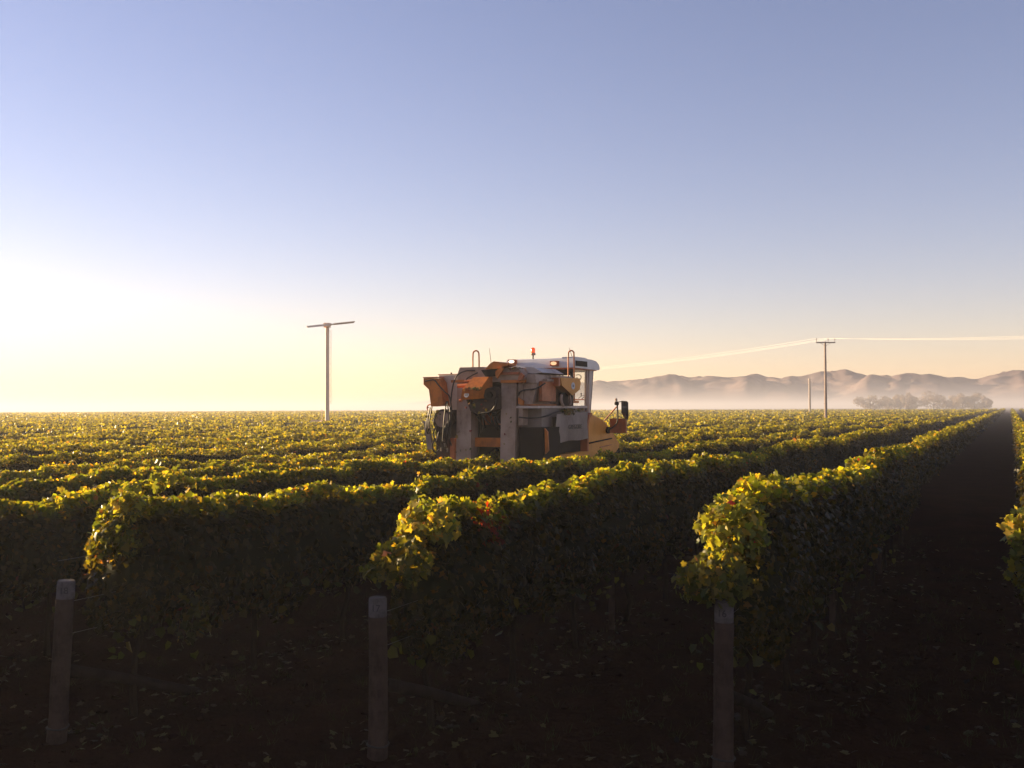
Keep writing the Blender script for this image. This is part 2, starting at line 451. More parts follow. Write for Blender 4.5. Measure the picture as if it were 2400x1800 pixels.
RED_AT = np.array([-0.20, 10.1, 1.95])
def build_row(row, parent, LV, near=False, tmax=430.0, lobes=()):
    g = row.g
    step = 0.5
    t0 = row.t_end if row.t_end is not None else -200
    tt = np.arange(t0, tmax, step) + step / 2
    w = row.world(tt, np.zeros_like(tt), np.zeros_like(tt))
    ok = frustum_ok(w[:, 0], w[:, 1], 7.0)
    tt = tt[ok]; w = w[ok]
    if len(tt) == 0: return None
    dist = np.hypot(w[:, 0], w[:, 1])
    size = np.clip(0.0027 * dist, 0.068, 0.75)
    zfrac_full = dist < 26
    # number of leaves in every half metre
    per = np.where(zfrac_full, 3.3, 1.9)
    cov = np.where(dist < 26, 1.75, np.where(dist < 60, 1.2, 0.62))
    num = cov * per * step / (0.62 * size ** 2)
    num = g.poisson(num)
    ti = np.repeat(np.arange(len(tt)), num)
    n = len(ti)
    t = tt[ti] + g.uniform(-step / 2, step / 2, n)
    full = zfrac_full[ti]
    u = g.uniform(0, 1, n)
    phi = np.where(full, np.pi * (-0.38 + 1.76 * u), np.pi * (-0.06 + 1.12 * u))
    low = g.uniform(0, 1, n)
    H = row.top(t); W = row.half(t); S = row.shift(t)
    zb = 0.72 + 0.1 * np.sin(t * 1.9 + row.ph[0][0]) + 0.08 * np.sin(t * 5.1)
    if row.t_end is not None:
        e = np.clip((t - row.t_end) / 0.55, 0, 1); cap = np.sqrt(1 - (1 - e) ** 2) * 0.75 + 0.25
        W = W * cap; H = zb + (H - zb) * (0.55 + 0.45 * cap)
        zb = zb + 0.35 * (1 - e)
    depth = 1 - 0.30 * g.uniform(0, 1, n) ** 1.7 + 0.06 * g.normal(0, 1, n)
    cphi, sphi = np.cos(phi), np.sin(phi)
    ex = 0.62
    lx = W * np.sign(cphi) * np.abs(cphi) ** ex * depth
    zc, hz = (H + zb) / 2, (H - zb) / 2
    z = zc + hz * np.sign(sphi) * np.abs(sphi) ** ex * (1 - (1 - depth) * 0.4)
    s = size[ti] * g.uniform(0.62, 1.25, n)
    far = size[ti] > 0.3
    z = np.where(far, np.minimum(z, H - 0.1 * (s - 0.3)), z)
    pos = row.world(t, lx + S, z)
    out = np.stack([PV[0] * cphi, PV[1] * cphi, sphi], -1)
    nrm = out * 0.75 + np.array([0, 0, 0.35]) + g.normal(0, 0.48, (n, 3))
    sunlit_top = np.clip((z - (H - 0.19)) / 0.14, 0, 1)[:, None]      # top band of the hedge, its colour brightened below as painted sunlight
    nrm = nrm * (1 - sunlit_top) + sunlit_top * (g.normal(0, 0.75, (n, 3)) + out * 0.25)
    if row.t_end is not None:
        nrm = nrm * e[:, None] + (1 - e)[:, None] * (g.normal(0, 0.8, (n, 3)) + np.array([-0.25, -0.35, 0.2]))
    col = leaf_colours(n, g)
    # slow change of tone along the row
    tone = 1 + 0.18 * np.sin(t * 0.9 + row.ph[1][0]) + 0.12 * np.sin(t * 3.3 + row.ph[1][1])
    far_mix = np.clip((np.hypot(pos[:, 0], pos[:, 1]) - 18) / 40, 0, 0.75)[:, None]     # a far clump averages many leaves
    col = col * (1 - far_mix) + col.mean(axis=0) * far_mix
    col *= tone[:, None]
    col *= np.array([[0.56, 0.44, 0.36]]) + sunlit_top * np.array([[2.7, 2.7, 1.0]]) * g.uniform(0.5, 1.25, (n, 1))  # side leaves darkened as painted shade, top band brightened as if sunlit
    if row.t_end is not None: col *= 1 + (1 - e)[:, None] * np.array([[2.2, 2.0, 0.8]]) * (1 - sunlit_top) * np.clip((z - 1.35) / 0.3, 0, 1)[:, None]  # upper leaves of the row end also get painted sunlight
    D = np.hypot(pos[:, 0], pos[:, 1])
    if near:
        rd = np.linalg.norm(pos - RED_AT, axis=1) < g.normal(0.22, 0.08, n)
        rd &= g.uniform(0, 1, n) < 0.5
        col[rd] = np.array([[0.17, 0.020, 0.012]]) * g.uniform(0.5, 1.3, (rd.sum(), 1))
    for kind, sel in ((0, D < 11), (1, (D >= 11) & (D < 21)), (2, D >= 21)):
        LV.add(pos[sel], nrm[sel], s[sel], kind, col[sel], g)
    # shoots that stand out of the hedge
    ns = np.array([t_ for t_, d_ in zip(tt, dist) if d_ < 60])
    if len(ns):
        sh = ns[g.uniform(0, 1, len(ns)) < np.where(np.array([d_ for d_ in dist if d_ < 60]) < 16, 0.30, 0.14)] + g.uniform(-0.25, 0.25, 1)
        for ts in sh:
            k = int(g.integers(3, 8)); L = g.uniform(0.06, 0.24)
            a = g.uniform(0, 1); ta = np.array([ts])
            h0 = row.top(ta)[0] - 0.06; lat = g.uniform(-0.3, 0.3)
            lean = np.array([g.normal(0, 0.35), g.normal(0, 0.35), 1.0])
            q = np.linspace(0.2, 1, k)
            base = row.world(ta, np.array([lat]), np.array([h0]))[0]
            if row.t_end is not None and ts < row.t_end + 0.4: continue
            ps = base + lean * L * q[:, None] + g.normal(0, 0.03, (k, 3)); ps[:, 2] -= (q ** 2) * L * 0.25
            d0 = np.hypot(base[0], base[1])
            LV.add(ps, g.normal(0, 0.6, (k, 3)) + np.array([-0.3, -0.2, 0.4]), np.full(k, 0.085 if d0 < 22 else 0.0038 * d0) * g.uniform(0.6, 1.15, k), 0 if d0 < 17 else (1 if d0 < 30 else 2),
                   leaf_colours(k, g, (0.03, 0.16, 0.34, 0.32, 0.12, 0.02, 0.006, 0.002)) * 2.2, g)  # shoot colour raised to look sunlit like the hedge top
    # loose hanging leaves below the hedge in the near rows
    if near:
        nt = tt[dist < 22]
        if len(nt):
            k = len(nt) * 14
            t = g.choice(nt, k) + g.uniform(-0.25, 0.25, k)
            if row.t_end is not None: t = np.maximum(t, row.t_end + 0.15)
            pos = row.world(t, g.normal(0, 0.17, k), 1.05 - np.abs(g.normal(0, 0.24, k)))
            LV.add(pos, g.normal(0, 1, (k, 3)), np.full(k, 0.095) * g.uniform(0.6, 1.2, k), 1, leaf_colours(k, g), g)
    for (cx, cy_, cz, rx, rz, k) in lobes:
        k = int(k * 1.5)
        v = g.normal(0, 1, (k, 3)); v /= np.linalg.norm(v, axis=1, keepdims=True)
        v *= (g.uniform(0.15, 1, (k, 1)) ** 0.45)
        pos = np.array([cx, cy_, cz]) + v * np.array([rx, rx, rz])
        LV.add(pos, v * 0.4 + np.array([-0.25, -0.2, 0.2]) + g.normal(0, 0.75, (k, 3)), np.full(k, 0.074) * g.uniform(0.65, 1.25, k), 0, leaf_colours(k, g, (0.12, 0.26, 0.30, 0.22, 0.08, 0.014, 0.006, 0.003)) * (3.0 if cz > 1.85 else (1.5 if cz > 1.2 else 0.6)), g)  # clump colour by height: high ones painted sunlit, low ones painted shaded
    return tt, dist

def build_core(row, parent, tt, near):  # added light-blocking filler, one closed tube for each run of hedge
    """solid dark core added inside the hedge to stop light leaking through"""
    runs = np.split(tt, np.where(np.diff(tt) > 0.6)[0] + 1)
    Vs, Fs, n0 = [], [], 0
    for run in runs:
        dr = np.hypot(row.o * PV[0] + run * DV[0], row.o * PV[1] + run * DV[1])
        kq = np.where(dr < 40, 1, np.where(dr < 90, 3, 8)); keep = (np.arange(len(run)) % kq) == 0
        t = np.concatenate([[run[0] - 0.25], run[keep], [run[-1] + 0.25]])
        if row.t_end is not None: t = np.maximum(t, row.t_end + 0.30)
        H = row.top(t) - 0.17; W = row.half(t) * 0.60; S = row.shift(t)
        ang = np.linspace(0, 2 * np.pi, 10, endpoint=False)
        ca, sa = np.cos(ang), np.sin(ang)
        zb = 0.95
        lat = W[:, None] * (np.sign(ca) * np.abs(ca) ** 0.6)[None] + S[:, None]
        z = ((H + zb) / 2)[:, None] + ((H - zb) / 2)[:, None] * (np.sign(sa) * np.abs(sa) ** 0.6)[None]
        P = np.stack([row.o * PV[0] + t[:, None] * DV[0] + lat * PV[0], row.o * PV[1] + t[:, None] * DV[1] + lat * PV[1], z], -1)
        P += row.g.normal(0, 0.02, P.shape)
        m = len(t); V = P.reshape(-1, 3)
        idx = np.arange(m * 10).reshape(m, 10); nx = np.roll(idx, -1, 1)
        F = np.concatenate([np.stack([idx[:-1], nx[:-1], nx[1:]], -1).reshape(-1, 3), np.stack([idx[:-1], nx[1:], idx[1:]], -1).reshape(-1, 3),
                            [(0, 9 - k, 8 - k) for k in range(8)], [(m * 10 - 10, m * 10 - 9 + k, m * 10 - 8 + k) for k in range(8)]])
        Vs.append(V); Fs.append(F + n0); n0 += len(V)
    me = tri_mesh('hedge_core', np.concatenate(Vs), np.concatenate(Fs))
    link('hedge_core', me, parent, M['core'])

def row_t(o, u):
    """where along a row (offset o) the line of sight u = X/Y meets it"""
    Y = o / (math.sin(TH) - u * math.cos(TH)); X = u * Y
    return X * DV[0] + Y * DV[1], X, Y

ROWS = []
# offset, height, line of sight of the end post (None: runs out of the picture), extra height at the end
spec = [(-3.3, 2.0, None, 0, 'vine row beyond the right edge row'),
        (-0.43, 2.12, 0.50, 0.12, 'vine row cut by the right edge of the picture, beside the dark alley'),
        (2.2, 2.13, 0.207, 0.20, 'vine row with a bright leafy end above the post numbered 16'),
        (5.0, 2.10, -0.134, 0.05, 'vine row with red leaves near its end, above the post numbered 17'),
        (7.95, 2.0, -0.451, 0.16, 'vine row whose yellow sunlit end stands behind the post numbered 18'),
        (10.8, 2.0, None, 0, 'vine row running into the tunnel of the grape harvester')]
ordn = ['first', 'second', 'third', 'fourth', 'fifth', 'sixth', 'seventh', 'eighth', 'ninth', 'tenth']
k = 0
o = 13.6
while o < 96:
    lab = f'{ordn[k]} vine row beyond the one the harvester straddles' if k < len(ordn) else 'vine row far back in the vineyard where the rows merge'
    spec.append((o, 1.97 + random.uniform(-0.10, 0.10), None, 0, lab))
    o += 2.85; k += 1

END_POSTS = []
total = 0
for i, (o, H, u, rise, lab) in enumerate(spec):
    t_end = None
    if u is not None and o > 0:
        t_end, X, Y = row_t(o, u)
    elif o == -0.43:
        t_end = 8.6
    elif o < -1:
        t_end = 8.0
    row = Row(o, 100 + i, H, None if t_end is None else t_end + {2: 0.28, 3: 0.36, 4: 0.40}.get(i, 0.12), rise)
    ROWS.append(row)
    base = row.world(np.array([t_end if t_end is not None else 22.0]), np.zeros(1), np.zeros(1))[0]
    near = o < 17
    root = empty('vine_row', (0, 0, 0))
    tag(root, lab, 'vine row', 'vine rows')
    LV = Leaves()
    lobes = []
    if i == 2: lobes = [(1.72, 8.45, 1.62, 0.26, 0.24, 170), (1.93, 8.85, 2.0, 0.33, 0.30, 330), (1.50, 8.55, 1.58, 0.16, 0.17, 50)]
    if i == 3: lobes = [(-0.98, 8.8, 1.70, 0.27, 0.20, 160), (-0.76, 9.3, 2.0, 0.30, 0.22, 190), (-1.16, 8.7, 1.66, 0.15, 0.12, 40)]
    if i == 4: lobes = [(-3.86, 9.85, 1.78, 0.22, 0.22, 120), (-3.80, 9.9, 2.12, 0.18, 0.2, 100), (-3.48, 10.0, 2.36, 0.13, 0.13, 26), (-3.25, 10.2, 0.95, 0.22, 0.3, 60)]
    if i == 1: lobes = [(4.48, 8.80, 1.98, 0.20, 0.2, 110), (4.44, 8.70, 1.62, 0.19, 0.2, 80)]
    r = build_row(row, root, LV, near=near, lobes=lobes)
    if r is None: continue
    tt, dist = r
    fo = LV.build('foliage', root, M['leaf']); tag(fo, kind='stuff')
    total += LV.tris()
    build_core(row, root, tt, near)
    if near and o > -1:
        tr = np.arange((t_end if t_end is not None else 6.0) + 0.9, 34, 1.8)
        for ti in tr:
            w0 = row.world(np.array([ti]), np.array([row.g.normal(0, 0.02)]), np.zeros(1))[0]
            dd = math.hypot(w0[0], w0[1])
            if dd > 24 or not frustum_ok(w0[0], w0[1], 1.0): continue
            gg = row.g
            p0 = Vector(w0); pts = [p0 + Vector((0, 0, -0.05))]
            for q in range(1, 5):
                pts.append(p0 + Vector((gg.normal(0, 0.03), gg.normal(0, 0.03), 0.27 * q)))
            tube_obj('trunk', M['bark'], root, pts, [0.045, 0.036, 0.03, 0.03, 0.026], 7)
        for zz in (0.95, 1.45, 1.85):
            a = row.world(np.array([tr[0] - 0.9]), np.zeros(1), np.array([zz if zz < 1 else zz - 0.2]))[0]
            b = row.world(np.array([34.0]), np.zeros(1), np.array([zz]))[0]
            tube_obj('wire', M['wire'], root, [a, b], 0.002, 4)
        for ti in np.arange((t_end if t_end is not None else 6.0) + 5.4, 34, 5.4):
            w0 = row.world(np.array([ti + 0.35]), np.zeros(1), np.zeros(1))[0]
            if math.hypot(w0[0], w0[1]) > 24 or not frustum_ok(w0[0], w0[1], 1.0): continue
            tube_obj('line_post', M['post'], root, [Vector(w0) - Vector((0, 0, 0.1)), Vector(w0) + Vector((0, 0, H - 0.3))], [0.045, 0.04], 8)
    if t_end is not None and 2 <= i <= 4:
        END_POSTS.append((base, i))
# the rest of the vineyard, one mass
LV = Leaves(); far_core = empty('vines')
j = 0
while o < 380:
    row = Row(o, 900 + j, 2.0 + random.uniform(-0.12, 0.12), None, 0)
    build_row(row, None, LV)
    o += 2.85; j += 1
bpy.data.objects.remove(far_core)
fv = LV.build('vines', None, M['leaf'])
tag(fv, 'distant rows of vines merging into one green mass under the haze', 'vines', kind='stuff')
total += LV.tris()
print('leaf triangles', total)

# ------------------------------------------------------------------ grape harvester
M['grey'] = paint('dusty_grey_panel', (0.37, 0.255, 0.195), rough=0.55, dirt=1.1, dirt_col=(0.16, 0.09, 0.055), scale=1.6)
M['pale_grey'] = paint('pale_grey_panel', (0.50, 0.40, 0.345), rough=0.45, dirt=0.65, dirt_col=(0.20, 0.12, 0.08), scale=1.6)
M['cab_white'] = paint('off_white_cab_paint', (0.62, 0.60, 0.61), rough=0.3, dirt=0.3, dirt_col=(0.3, 0.25, 0.2), scale=2.0)
M['orange'] = paint('orange_paint', (0.52, 0.145, 0.015), rough=0.5, dirt=0.95, dirt_col=(0.13, 0.05, 0.022), scale=2.6, spec=0.3)
M['deep_orange'] = paint('worn_deep_orange_paint', (0.42, 0.095, 0.018), rough=0.4, dirt=0.7, dirt_col=(0.10, 0.04, 0.02), scale=3.0)
M['yellow'] = paint('yellow_orange_paint', (0.68, 0.27, 0.04), rough=0.4, dirt=0.45, dirt_col=(0.25, 0.11, 0.04), scale=1.5, spec=0.25)
M['black'] = paint('black_rubber', (0.010, 0.007, 0.006), rough=0.7, dirt=0.4, dirt_col=(0.022, 0.012, 0.009), scale=4, spec=0.12)
M['hose'] = paint('hydraulic_hose_rubber', (0.02, 0.016, 0.015), rough=0.5, dirt=0.2, dirt_col=(0.05, 0.03, 0.02), scale=8, spec=0.3)
M['dark'] = paint('dark_machine_steel', (0.030, 0.020, 0.016), rough=0.6, dirt=0.7, dirt_col=(0.06, 0.026, 0.014), scale=4, spec=0.2)
M['dark_grey'] = paint('dark_grey_panel', (0.19, 0.145, 0.125), rough=0.45, dirt=0.6, dirt_col=(0.09, 0.06, 0.045), scale=1.6)
M['steel'] = paint('bare_steel', (0.35, 0.34, 0.33), rough=0.35, metal=0.8, dirt=0.5, scale=4)
M['sticker'] = paint('pale_sticker', (0.55, 0.53, 0.55), rough=0.5, dirt=0.25)
M['seat'] = paint('dark_seat_cloth', (0.03, 0.03, 0.033), rough=0.9, dirt=0.2)
M['rail'] = paint('orange_rail_paint', (0.55, 0.15, 0.03), rough=0.28, dirt=0.4, dirt_col=(0.15, 0.06, 0.03), scale=6)
M['letter'] = paint('grey_lettering', (0.10, 0.085, 0.08), rough=0.5, dirt=0.3)

def glass_mat(name, col, rough=0.0):
    m, n, l, b = new_mat(name)
    tr = n.new('ShaderNodeBsdfTransparent'); tr.inputs['Color'].default_value = (*col, 1)
    gl = n.new('ShaderNodeBsdfGlossy'); gl.inputs['Roughness'].default_value = 0.03
    lw = n.new('ShaderNodeLayerWeight'); lw.inputs['Blend'].default_value = 0.5
    pw = n.new('ShaderNodeMath'); pw.operation = 'POWER'; pw.inputs[1].default_value = 5.0
    l.new(lw.outputs['Facing'], pw.inputs[0])
    fr = n.new('ShaderNodeMath'); fr.operation = 'MULTIPLY_ADD'; fr.inputs[1].default_value = 0.9; fr.inputs[2].default_value = 0.03
    l.new(pw.outputs[0], fr.inputs[0])
    mx = n.new('ShaderNodeMixShader')
    l.new(fr.outputs[0], mx.inputs[0]); l.new(tr.outputs[0], mx.inputs[1]); l.new(gl.outputs[0], mx.inputs[2])
    l.new(mx.outputs[0], n['Material Output'].inputs['Surface'])
    return m
M['glass'] = glass_mat('cab_glass', (0.97, 0.975, 0.97))

def lamp_mat(name, col, strength, base):
    m, n, l, b = new_mat(name)
    b.inputs['Base Color'].default_value = (*base, 1); b.inputs['Roughness'].default_value = 0.2
    b.inputs['Emission Color'].default_value = (*col, 1); b.inputs['Emission Strength'].default_value = strength
    return m
M['lamp'] = lamp_mat('lit_work_lamp', (1.0, 0.82, 0.6), 0.65, (0.8, 0.8, 0.8))
M['lamp_dim'] = lamp_mat('warm_work_lamp', (1.0, 0.5, 0.2), 0.35, (0.7, 0.6, 0.5))
M['beacon'] = lamp_mat('amber_beacon_lens', (1.0, 0.10, 0.015), 0.22, (0.7, 0.10, 0.02))

HV = empty('grape_harvester', (-0.6, 23.1, 0), -TH)
tag(HV, 'orange and grey grape harvester with white cab straddling a vine row', 'grape harvester')

# --- legs, chassis, wheels
for sx, x0, x1, xb0, xb1 in ((-1, -0.76, -0.38, -0.82, -0.43), (1, 0.40, 0.78, 0.33, 0.69)):
    prism_obj('leg', M['grey'], HV, [(xb0, 0.55), (xb1, 0.55), (x1, 3.64), (x0, 3.64)], 'y', 0.0, 0.34, 0.018)
    box_obj('chassis_wall', M['dark'], HV, *( (x0 + 0.0, x1 - 0.06) if sx > 0 else (x0 + 0.06, x1)), 0.37, 4.9, 0.7, 2.3 if sx > 0 else 3.0, 0.02)
for sx in (-1, 1):
    for wy in (0.95, 4.55):
        bm = bmesh.new()
        cx, rad, hw = sx * 1.07, 0.68, 0.2
        prof = [(rad * 0.55, -hw * 0.9), (rad * 0.86, -hw), (rad * 0.97, -hw * 0.8), (rad, -hw * 0.45), (rad, hw * 0.45), (rad * 0.97, hw * 0.8), (rad * 0.86, hw), (rad * 0.55, hw * 0.9)]
        N = 36
        rings = [[bm.verts.new((cx + w, wy + r_ * math.cos(2 * math.pi * k / N), rad - 0.02 + r_ * math.sin(2 * math.pi * k / N))) for r_, w in prof] for k in range(N)]
        for k in range(N):
            a, b = rings[k], rings[(k + 1) % N]
            for q in range(len(prof)):
                bm.faces.new((a[q], b[q], b[(q + 1) % len(prof)], a[(q + 1) % len(prof)]))
        for k in range(N):     # tread bars
            an = 2 * math.pi * k / N
            m4 = Matrix.Translation((cx, wy, rad - 0.02)) @ Matrix.Rotation(-an, 4, 'X')
            s_ = 1 if k % 2 else -1
            add_box(bm, min(0.0, s_ * hw * 0.95), max(0.0, s_ * hw * 0.95), rad - 0.01, rad + 0.025, -0.025, 0.025, m4)
        wh = empty('wheel'); wh.parent = HV
        finish(bm, 'tyre', M['black'], wh)
        bm = bmesh.new(); add_tube(bm, [(cx - 0.12, wy, rad - 0.02), (cx + 0.12, wy, rad - 0.02)], rad * 0.56, 28); finish(bm, 'rim', M['orange'], wh, 0.02)
        tube_obj('wheel_strut', M['orange'], HV, [(sx * 0.82, wy, 0.66), (sx * 0.74, wy, 2.0)], 0.075, 12)

# --- rear: tunnel, cross bars, conveyor heads
box_obj('cross_bar', M['orange'], HV, -0.40, 0.345, 0.20, 0.30, 2.16, 2.37)
box_obj('tunnel_shield', M['black'], HV, -0.40, 0.40, 0.42, 0.5, 2.37, 2.66, 0.01)
box_obj('tunnel_panel', M['deep_orange'], HV, -0.36, 0.38, 0.46, 0.58, 2.665, 2.97)
box_obj('tunnel_housing', M['grey'], HV, -0.34, 0.06, 0.30, 0.62, 2.975, 3.12, 0.02)
box_obj('tunnel_housing', M['dark'], HV, 0.10, 0.39, 0.25, 0.62, 2.70, 3.13, 0.02)
box_obj('tunnel_panel', M['dark'], HV, -0.78, 0.40, 0.66, 0.72, 2.35, 3.65, 0.01)
box_obj('tunnel_roof', M['black'], HV, -0.40, 0.40, 0.62, 4.6, 2.28, 2.34, 0.01)
for k in range(6):
    for sx in (-1, 1):
        tube_obj('shaker_rod', M['dark'], HV, smooth_path([(sx * 0.37, 0.45, 0.95 + k * 0.17), (sx * 0.17, 1.0, 0.95 + k * 0.17), (sx * 0.12, 2.2, 0.95 + k * 0.17), (sx * 0.34, 3.4, 0.95 + k * 0.17)], 5), 0.014, 6)
for k, (xx, zz) in enumerate(((-0.24, 2.69), (0.08, 2.69))):
    tube_obj('hose', M['hose'], HV, [(xx, 0.30, zz + 0.42), (xx + 0.02, 0.24, zz + 0.2), (xx + 0.06, 0.27, zz - 0.1)], 0.03, 7, 5)

# dark fan housing under the orange hood
prism_obj('fan_housing', M['dark'], HV, [(-0.42, 3.29), (0.40, 3.34), (0.40, 3.03), (0.18, 2.98), (-0.16, 2.93), (-0.30, 3.0)], 'y', -0.20, 0.30, 0.03)
bm = bmesh.new(); add_tube(bm, [(0.24, -0.26, 3.36), (0.24, 0.05, 3.40)], 0.16, 24); finish(bm, 'drive_motor', M['dark'], HV, 0.02)
bm = bmesh.new(); add_tube(bm, [(0.24, -0.30, 3.355), (0.24, -0.22, 3.365)], 0.07, 18); finish(bm, 'motor_hub', M['black'], HV, 0.01)
# orange hood
bm = bmesh.new()
A = [(-0.47, 3.25), (0.0, 3.29), (0.12, 3.47), (-0.36, 3.47)]
vs = {}
pts = dict(a=(-0.48, -0.34, 3.25), b=(0.0, -0.36, 3.27), c=(0.05, -0.40, 3.47), d=(-0.40, -0.40, 3.49), e=(0.16, -0.16, 3.77), f=(-0.24, -0.16, 3.77), g=(0.16, 0.02, 3.77), h=(-0.24, 0.02, 3.77),
           i=(0.16, -0.02, 3.29), j=(-0.48, 0.02, 3.25), k=(0.22, -0.10, 3.47))
for q, p in pts.items(): vs[q] = bm.verts.new(p)
for f_ in ('abcd', 'dcef', 'fegh', 'adfhj', 'bikc', 'ckge', 'kig', 'jihg'[:4], 'aji', 'aib'):
    try: bm.faces.new([vs[q] for q in (f_ if f_ != 'jihg' else 'jigh')])
    except ValueError: pass
hood = finish(bm, 'fan_hood', M['orange'], HV, 0.02)
def oval(name, mat, parent, c, n, rx, rz, thick=0.004, seg=20):
    """flat oval facing n (horizontal)"""
    n = Vector(n).normalized(); s = Vector((0, 0, 1)).cross(n).normalized(); u = n.cross(s)
    bm = bmesh.new(); c = Vector(c)
    a = [bm.verts.new(c + s * rx * math.cos(q) + u * rz * math.sin(q)) for q in [2 * math.pi * k / seg for k in range(seg)]]
    b = [bm.verts.new(v.co - n * thick) for v in a]
    bm.faces.new(a); bm.faces.new(b[::-1])
    for k in range(seg): bm.faces.new((a[k], b[k], b[(k + 1) % seg], a[(k + 1) % seg]))
    return finish(bm, name, mat, parent)
def lettering(name, txt, size, mat, parent, c, n, mirror=False, ex=0.002, sx=1.0):
    n = Vector(n).normalized(); s = Vector((0, 0, 1)).cross(n).normalized(); u = n.cross(s)
    me = text_mesh(txt, size, ex)
    mm = Matrix(((s.x * sx, u.x, n.x, c[0]), (s.y * sx, u.y, n.y, c[1]), (s.z * sx, u.z, n.z, c[2]), (0, 0, 0, 1)))
    me.transform(mm)
    return link(name, me, parent, mat)
st = oval('sticker', M['sticker'], hood, (-0.30, -0.386, 3.36), (0, -1, 0.25), 0.062, 0.06, 0.006)
lettering('lettering', '6R', 0.085, M['letter'], hood, (-0.30, -0.392, 3.36), (0, -1, 0.25))
tube_obj('motor_arm', M['rail'], HV, [(-0.62, -0.22, 3.57), (-0.36, -0.22, 3.585)], 0.045, 14)
tube_obj('motor_arm', M['rail'], HV, [(-0.50, -0.10, 3.68), (-0.20, -0.10, 3.70)], 0.035, 12)
tube_obj('bolt_cap', M['rail'], HV, [(-0.53, -0.30, 3.235), (-0.46, -0.30, 3.235)], 0.035, 12)
box_obj('cross_bar', M['orange'], HV, -0.90, -0.26, -0.045, -0.003, 3.655, 3.72, 0.008)
box_obj('cross_bar', M['orange'], HV, 0.40, 1.03, -0.045, -0.003, 3.63, 3.695, 0.008)
prism_obj('bar_bracket', M['deep_orange'], HV, [(0.86, 3.66), (0.98, 3.70), (1.02, 3.80), (0.95, 3.86), (0.90, 3.78)], 'y', -0.12, -0.05, 0.01)

# grey top housing
prism_obj('conveyor_housing', M['grey'], HV, [(-0.76, 3.66), (-0.76, 3.86), (-0.70, 4.01), (-0.08, 4.01), (0.02, 3.93), (0.10, 3.66)], 'y', 0.02, 1.5, 0.015)
prism_obj('conveyor_housing', M['grey'], HV, [(0.12, 3.66), (0.12, 3.95), (0.80, 3.98), (1.02, 3.74), (1.0, 3.66)], 'y', 0.02, 1.7, 0.015)
prism_obj('rubber_apron', M['black'], HV, [(-0.05, 3.93), (0.32, 3.94), (0.30, 3.80), (0.06, 3.78)], 'y', -0.14, 0.01, 0.02)
box_obj('apron_bar', M['deep_orange'], HV, 0.30, 0.86, -0.04, 0.015, 3.815, 3.875, 0.006)
prism_obj('conveyor_head', M['orange'], HV, [(0.02, 3.95), (0.14, 4.07), (0.24, 4.125), (0.36, 4.115), (0.42, 4.085), (0.62, 4.075), (0.62, 4.03), (0.40, 3.98), (0.36, 3.955)], 'y', -0.08, 0.32, 0.012)
prism_obj('guide_plate', M['orange'], HV, [(0.27, 3.87), (0.45, 3.99), (0.52, 3.95), (0.36, 3.73)], 'y', -0.13, -0.085, 0.006)
prism_obj('guide_plate', M['pale_grey'], HV, [(0.86, 4.0), (1.08, 3.98), (1.30, 3.86), (1.05, 3.84), (0.92, 3.86)], 'y', 0.3, 1.5, 0.012)

# left bin, orange chute, hydraulics
prism_obj('grape_bin', M['pale_grey'], HV, [(-1.32, 3.84), (-0.79, 3.84), (-0.79, 3.02), (-1.0, 3.02), (-1.25, 3.4)], 'y', 0.12, 2.3, 0.02)
box_obj('bin_rim', M['deep_orange'], HV, -1.335, -0.78, 0.10, 0.14, 3.845, 3.865, 0.004)
tube_obj('latch_pin', M['dark'], HV, [(-0.99, 0.13, 3.86), (-0.99, 0.13, 3.90)], 0.022, 8)
prism_obj('chute', M['orange'], HV, [(-1.555, 3.77), (-1.18, 3.76), (-1.10, 3.66), (-1.02, 3.12), (-1.35, 3.10), (-1.41, 3.50), (-1.555, 3.62)], 'y', -0.20, 0.10, 0.018)
box_obj('chute_lip', M['deep_orange'], HV, -1.565, -1.17, -0.215, 0.11, 3.775, 3.795, 0.005)
tube_obj('chute_hose', M['hose'], HV, [(-1.5, -0.215, 3.70), (-1.25, -0.235, 3.72), (-1.13, -0.23, 3.60), (-0.98, -0.2, 3.44), (-0.88, -0.15, 3.33), (-0.86, -0.1, 3.1)], 0.016, 7, 6)
box_obj('hydraulic_block', M['dark'], HV, -1.40, -0.84, 0.12, 1.1, 1.35, 3.02, 0.04)
bm = bmesh.new(); add_tube(bm, [(-1.14, -0.02, 2.80), (-1.14, 0.16, 2.80)], 0.24, 28); finish(bm, 'oil_cooler_fan', M['dark'], HV, 0.03)
bm = bmesh.new(); add_tube(bm, [(-1.14, -0.05, 2.80), (-1.14, 0.0, 2.80)], 0.19, 28); finish(bm, 'fan_cover', M['grey'], HV, 0.02)
prism_obj('rubber_flap', M['dark_grey'], HV, [(-1.66, 2.76), (-1.52, 2.72), (-1.40, 2.08), (-1.54, 2.10)], 'y', -0.05, 0.02, 0.008)
prism_obj('fender', M['deep_orange'], HV, [(-0.94, 2.36), (-0.83, 2.36), (-0.83, 1.7), (-0.95, 1.7)], 'y', -0.02, 0.10, 0.015)
prism_obj('small_bracket', M['dark'], HV, [(-1.60, 2.94), (-1.46, 3.03), (-1.44, 2.93)], 'y', -0.02, 0.02, 0.004)
tube_obj('hose', M['rail'], HV, [(-1.37, -0.05, 3.14), (-1.50, -0.05, 3.14), (-1.55, -0.05, 3.08), (-1.53, -0.05, 3.02), (-1.47, -0.05, 2.98)], 0.014, 7, 6)
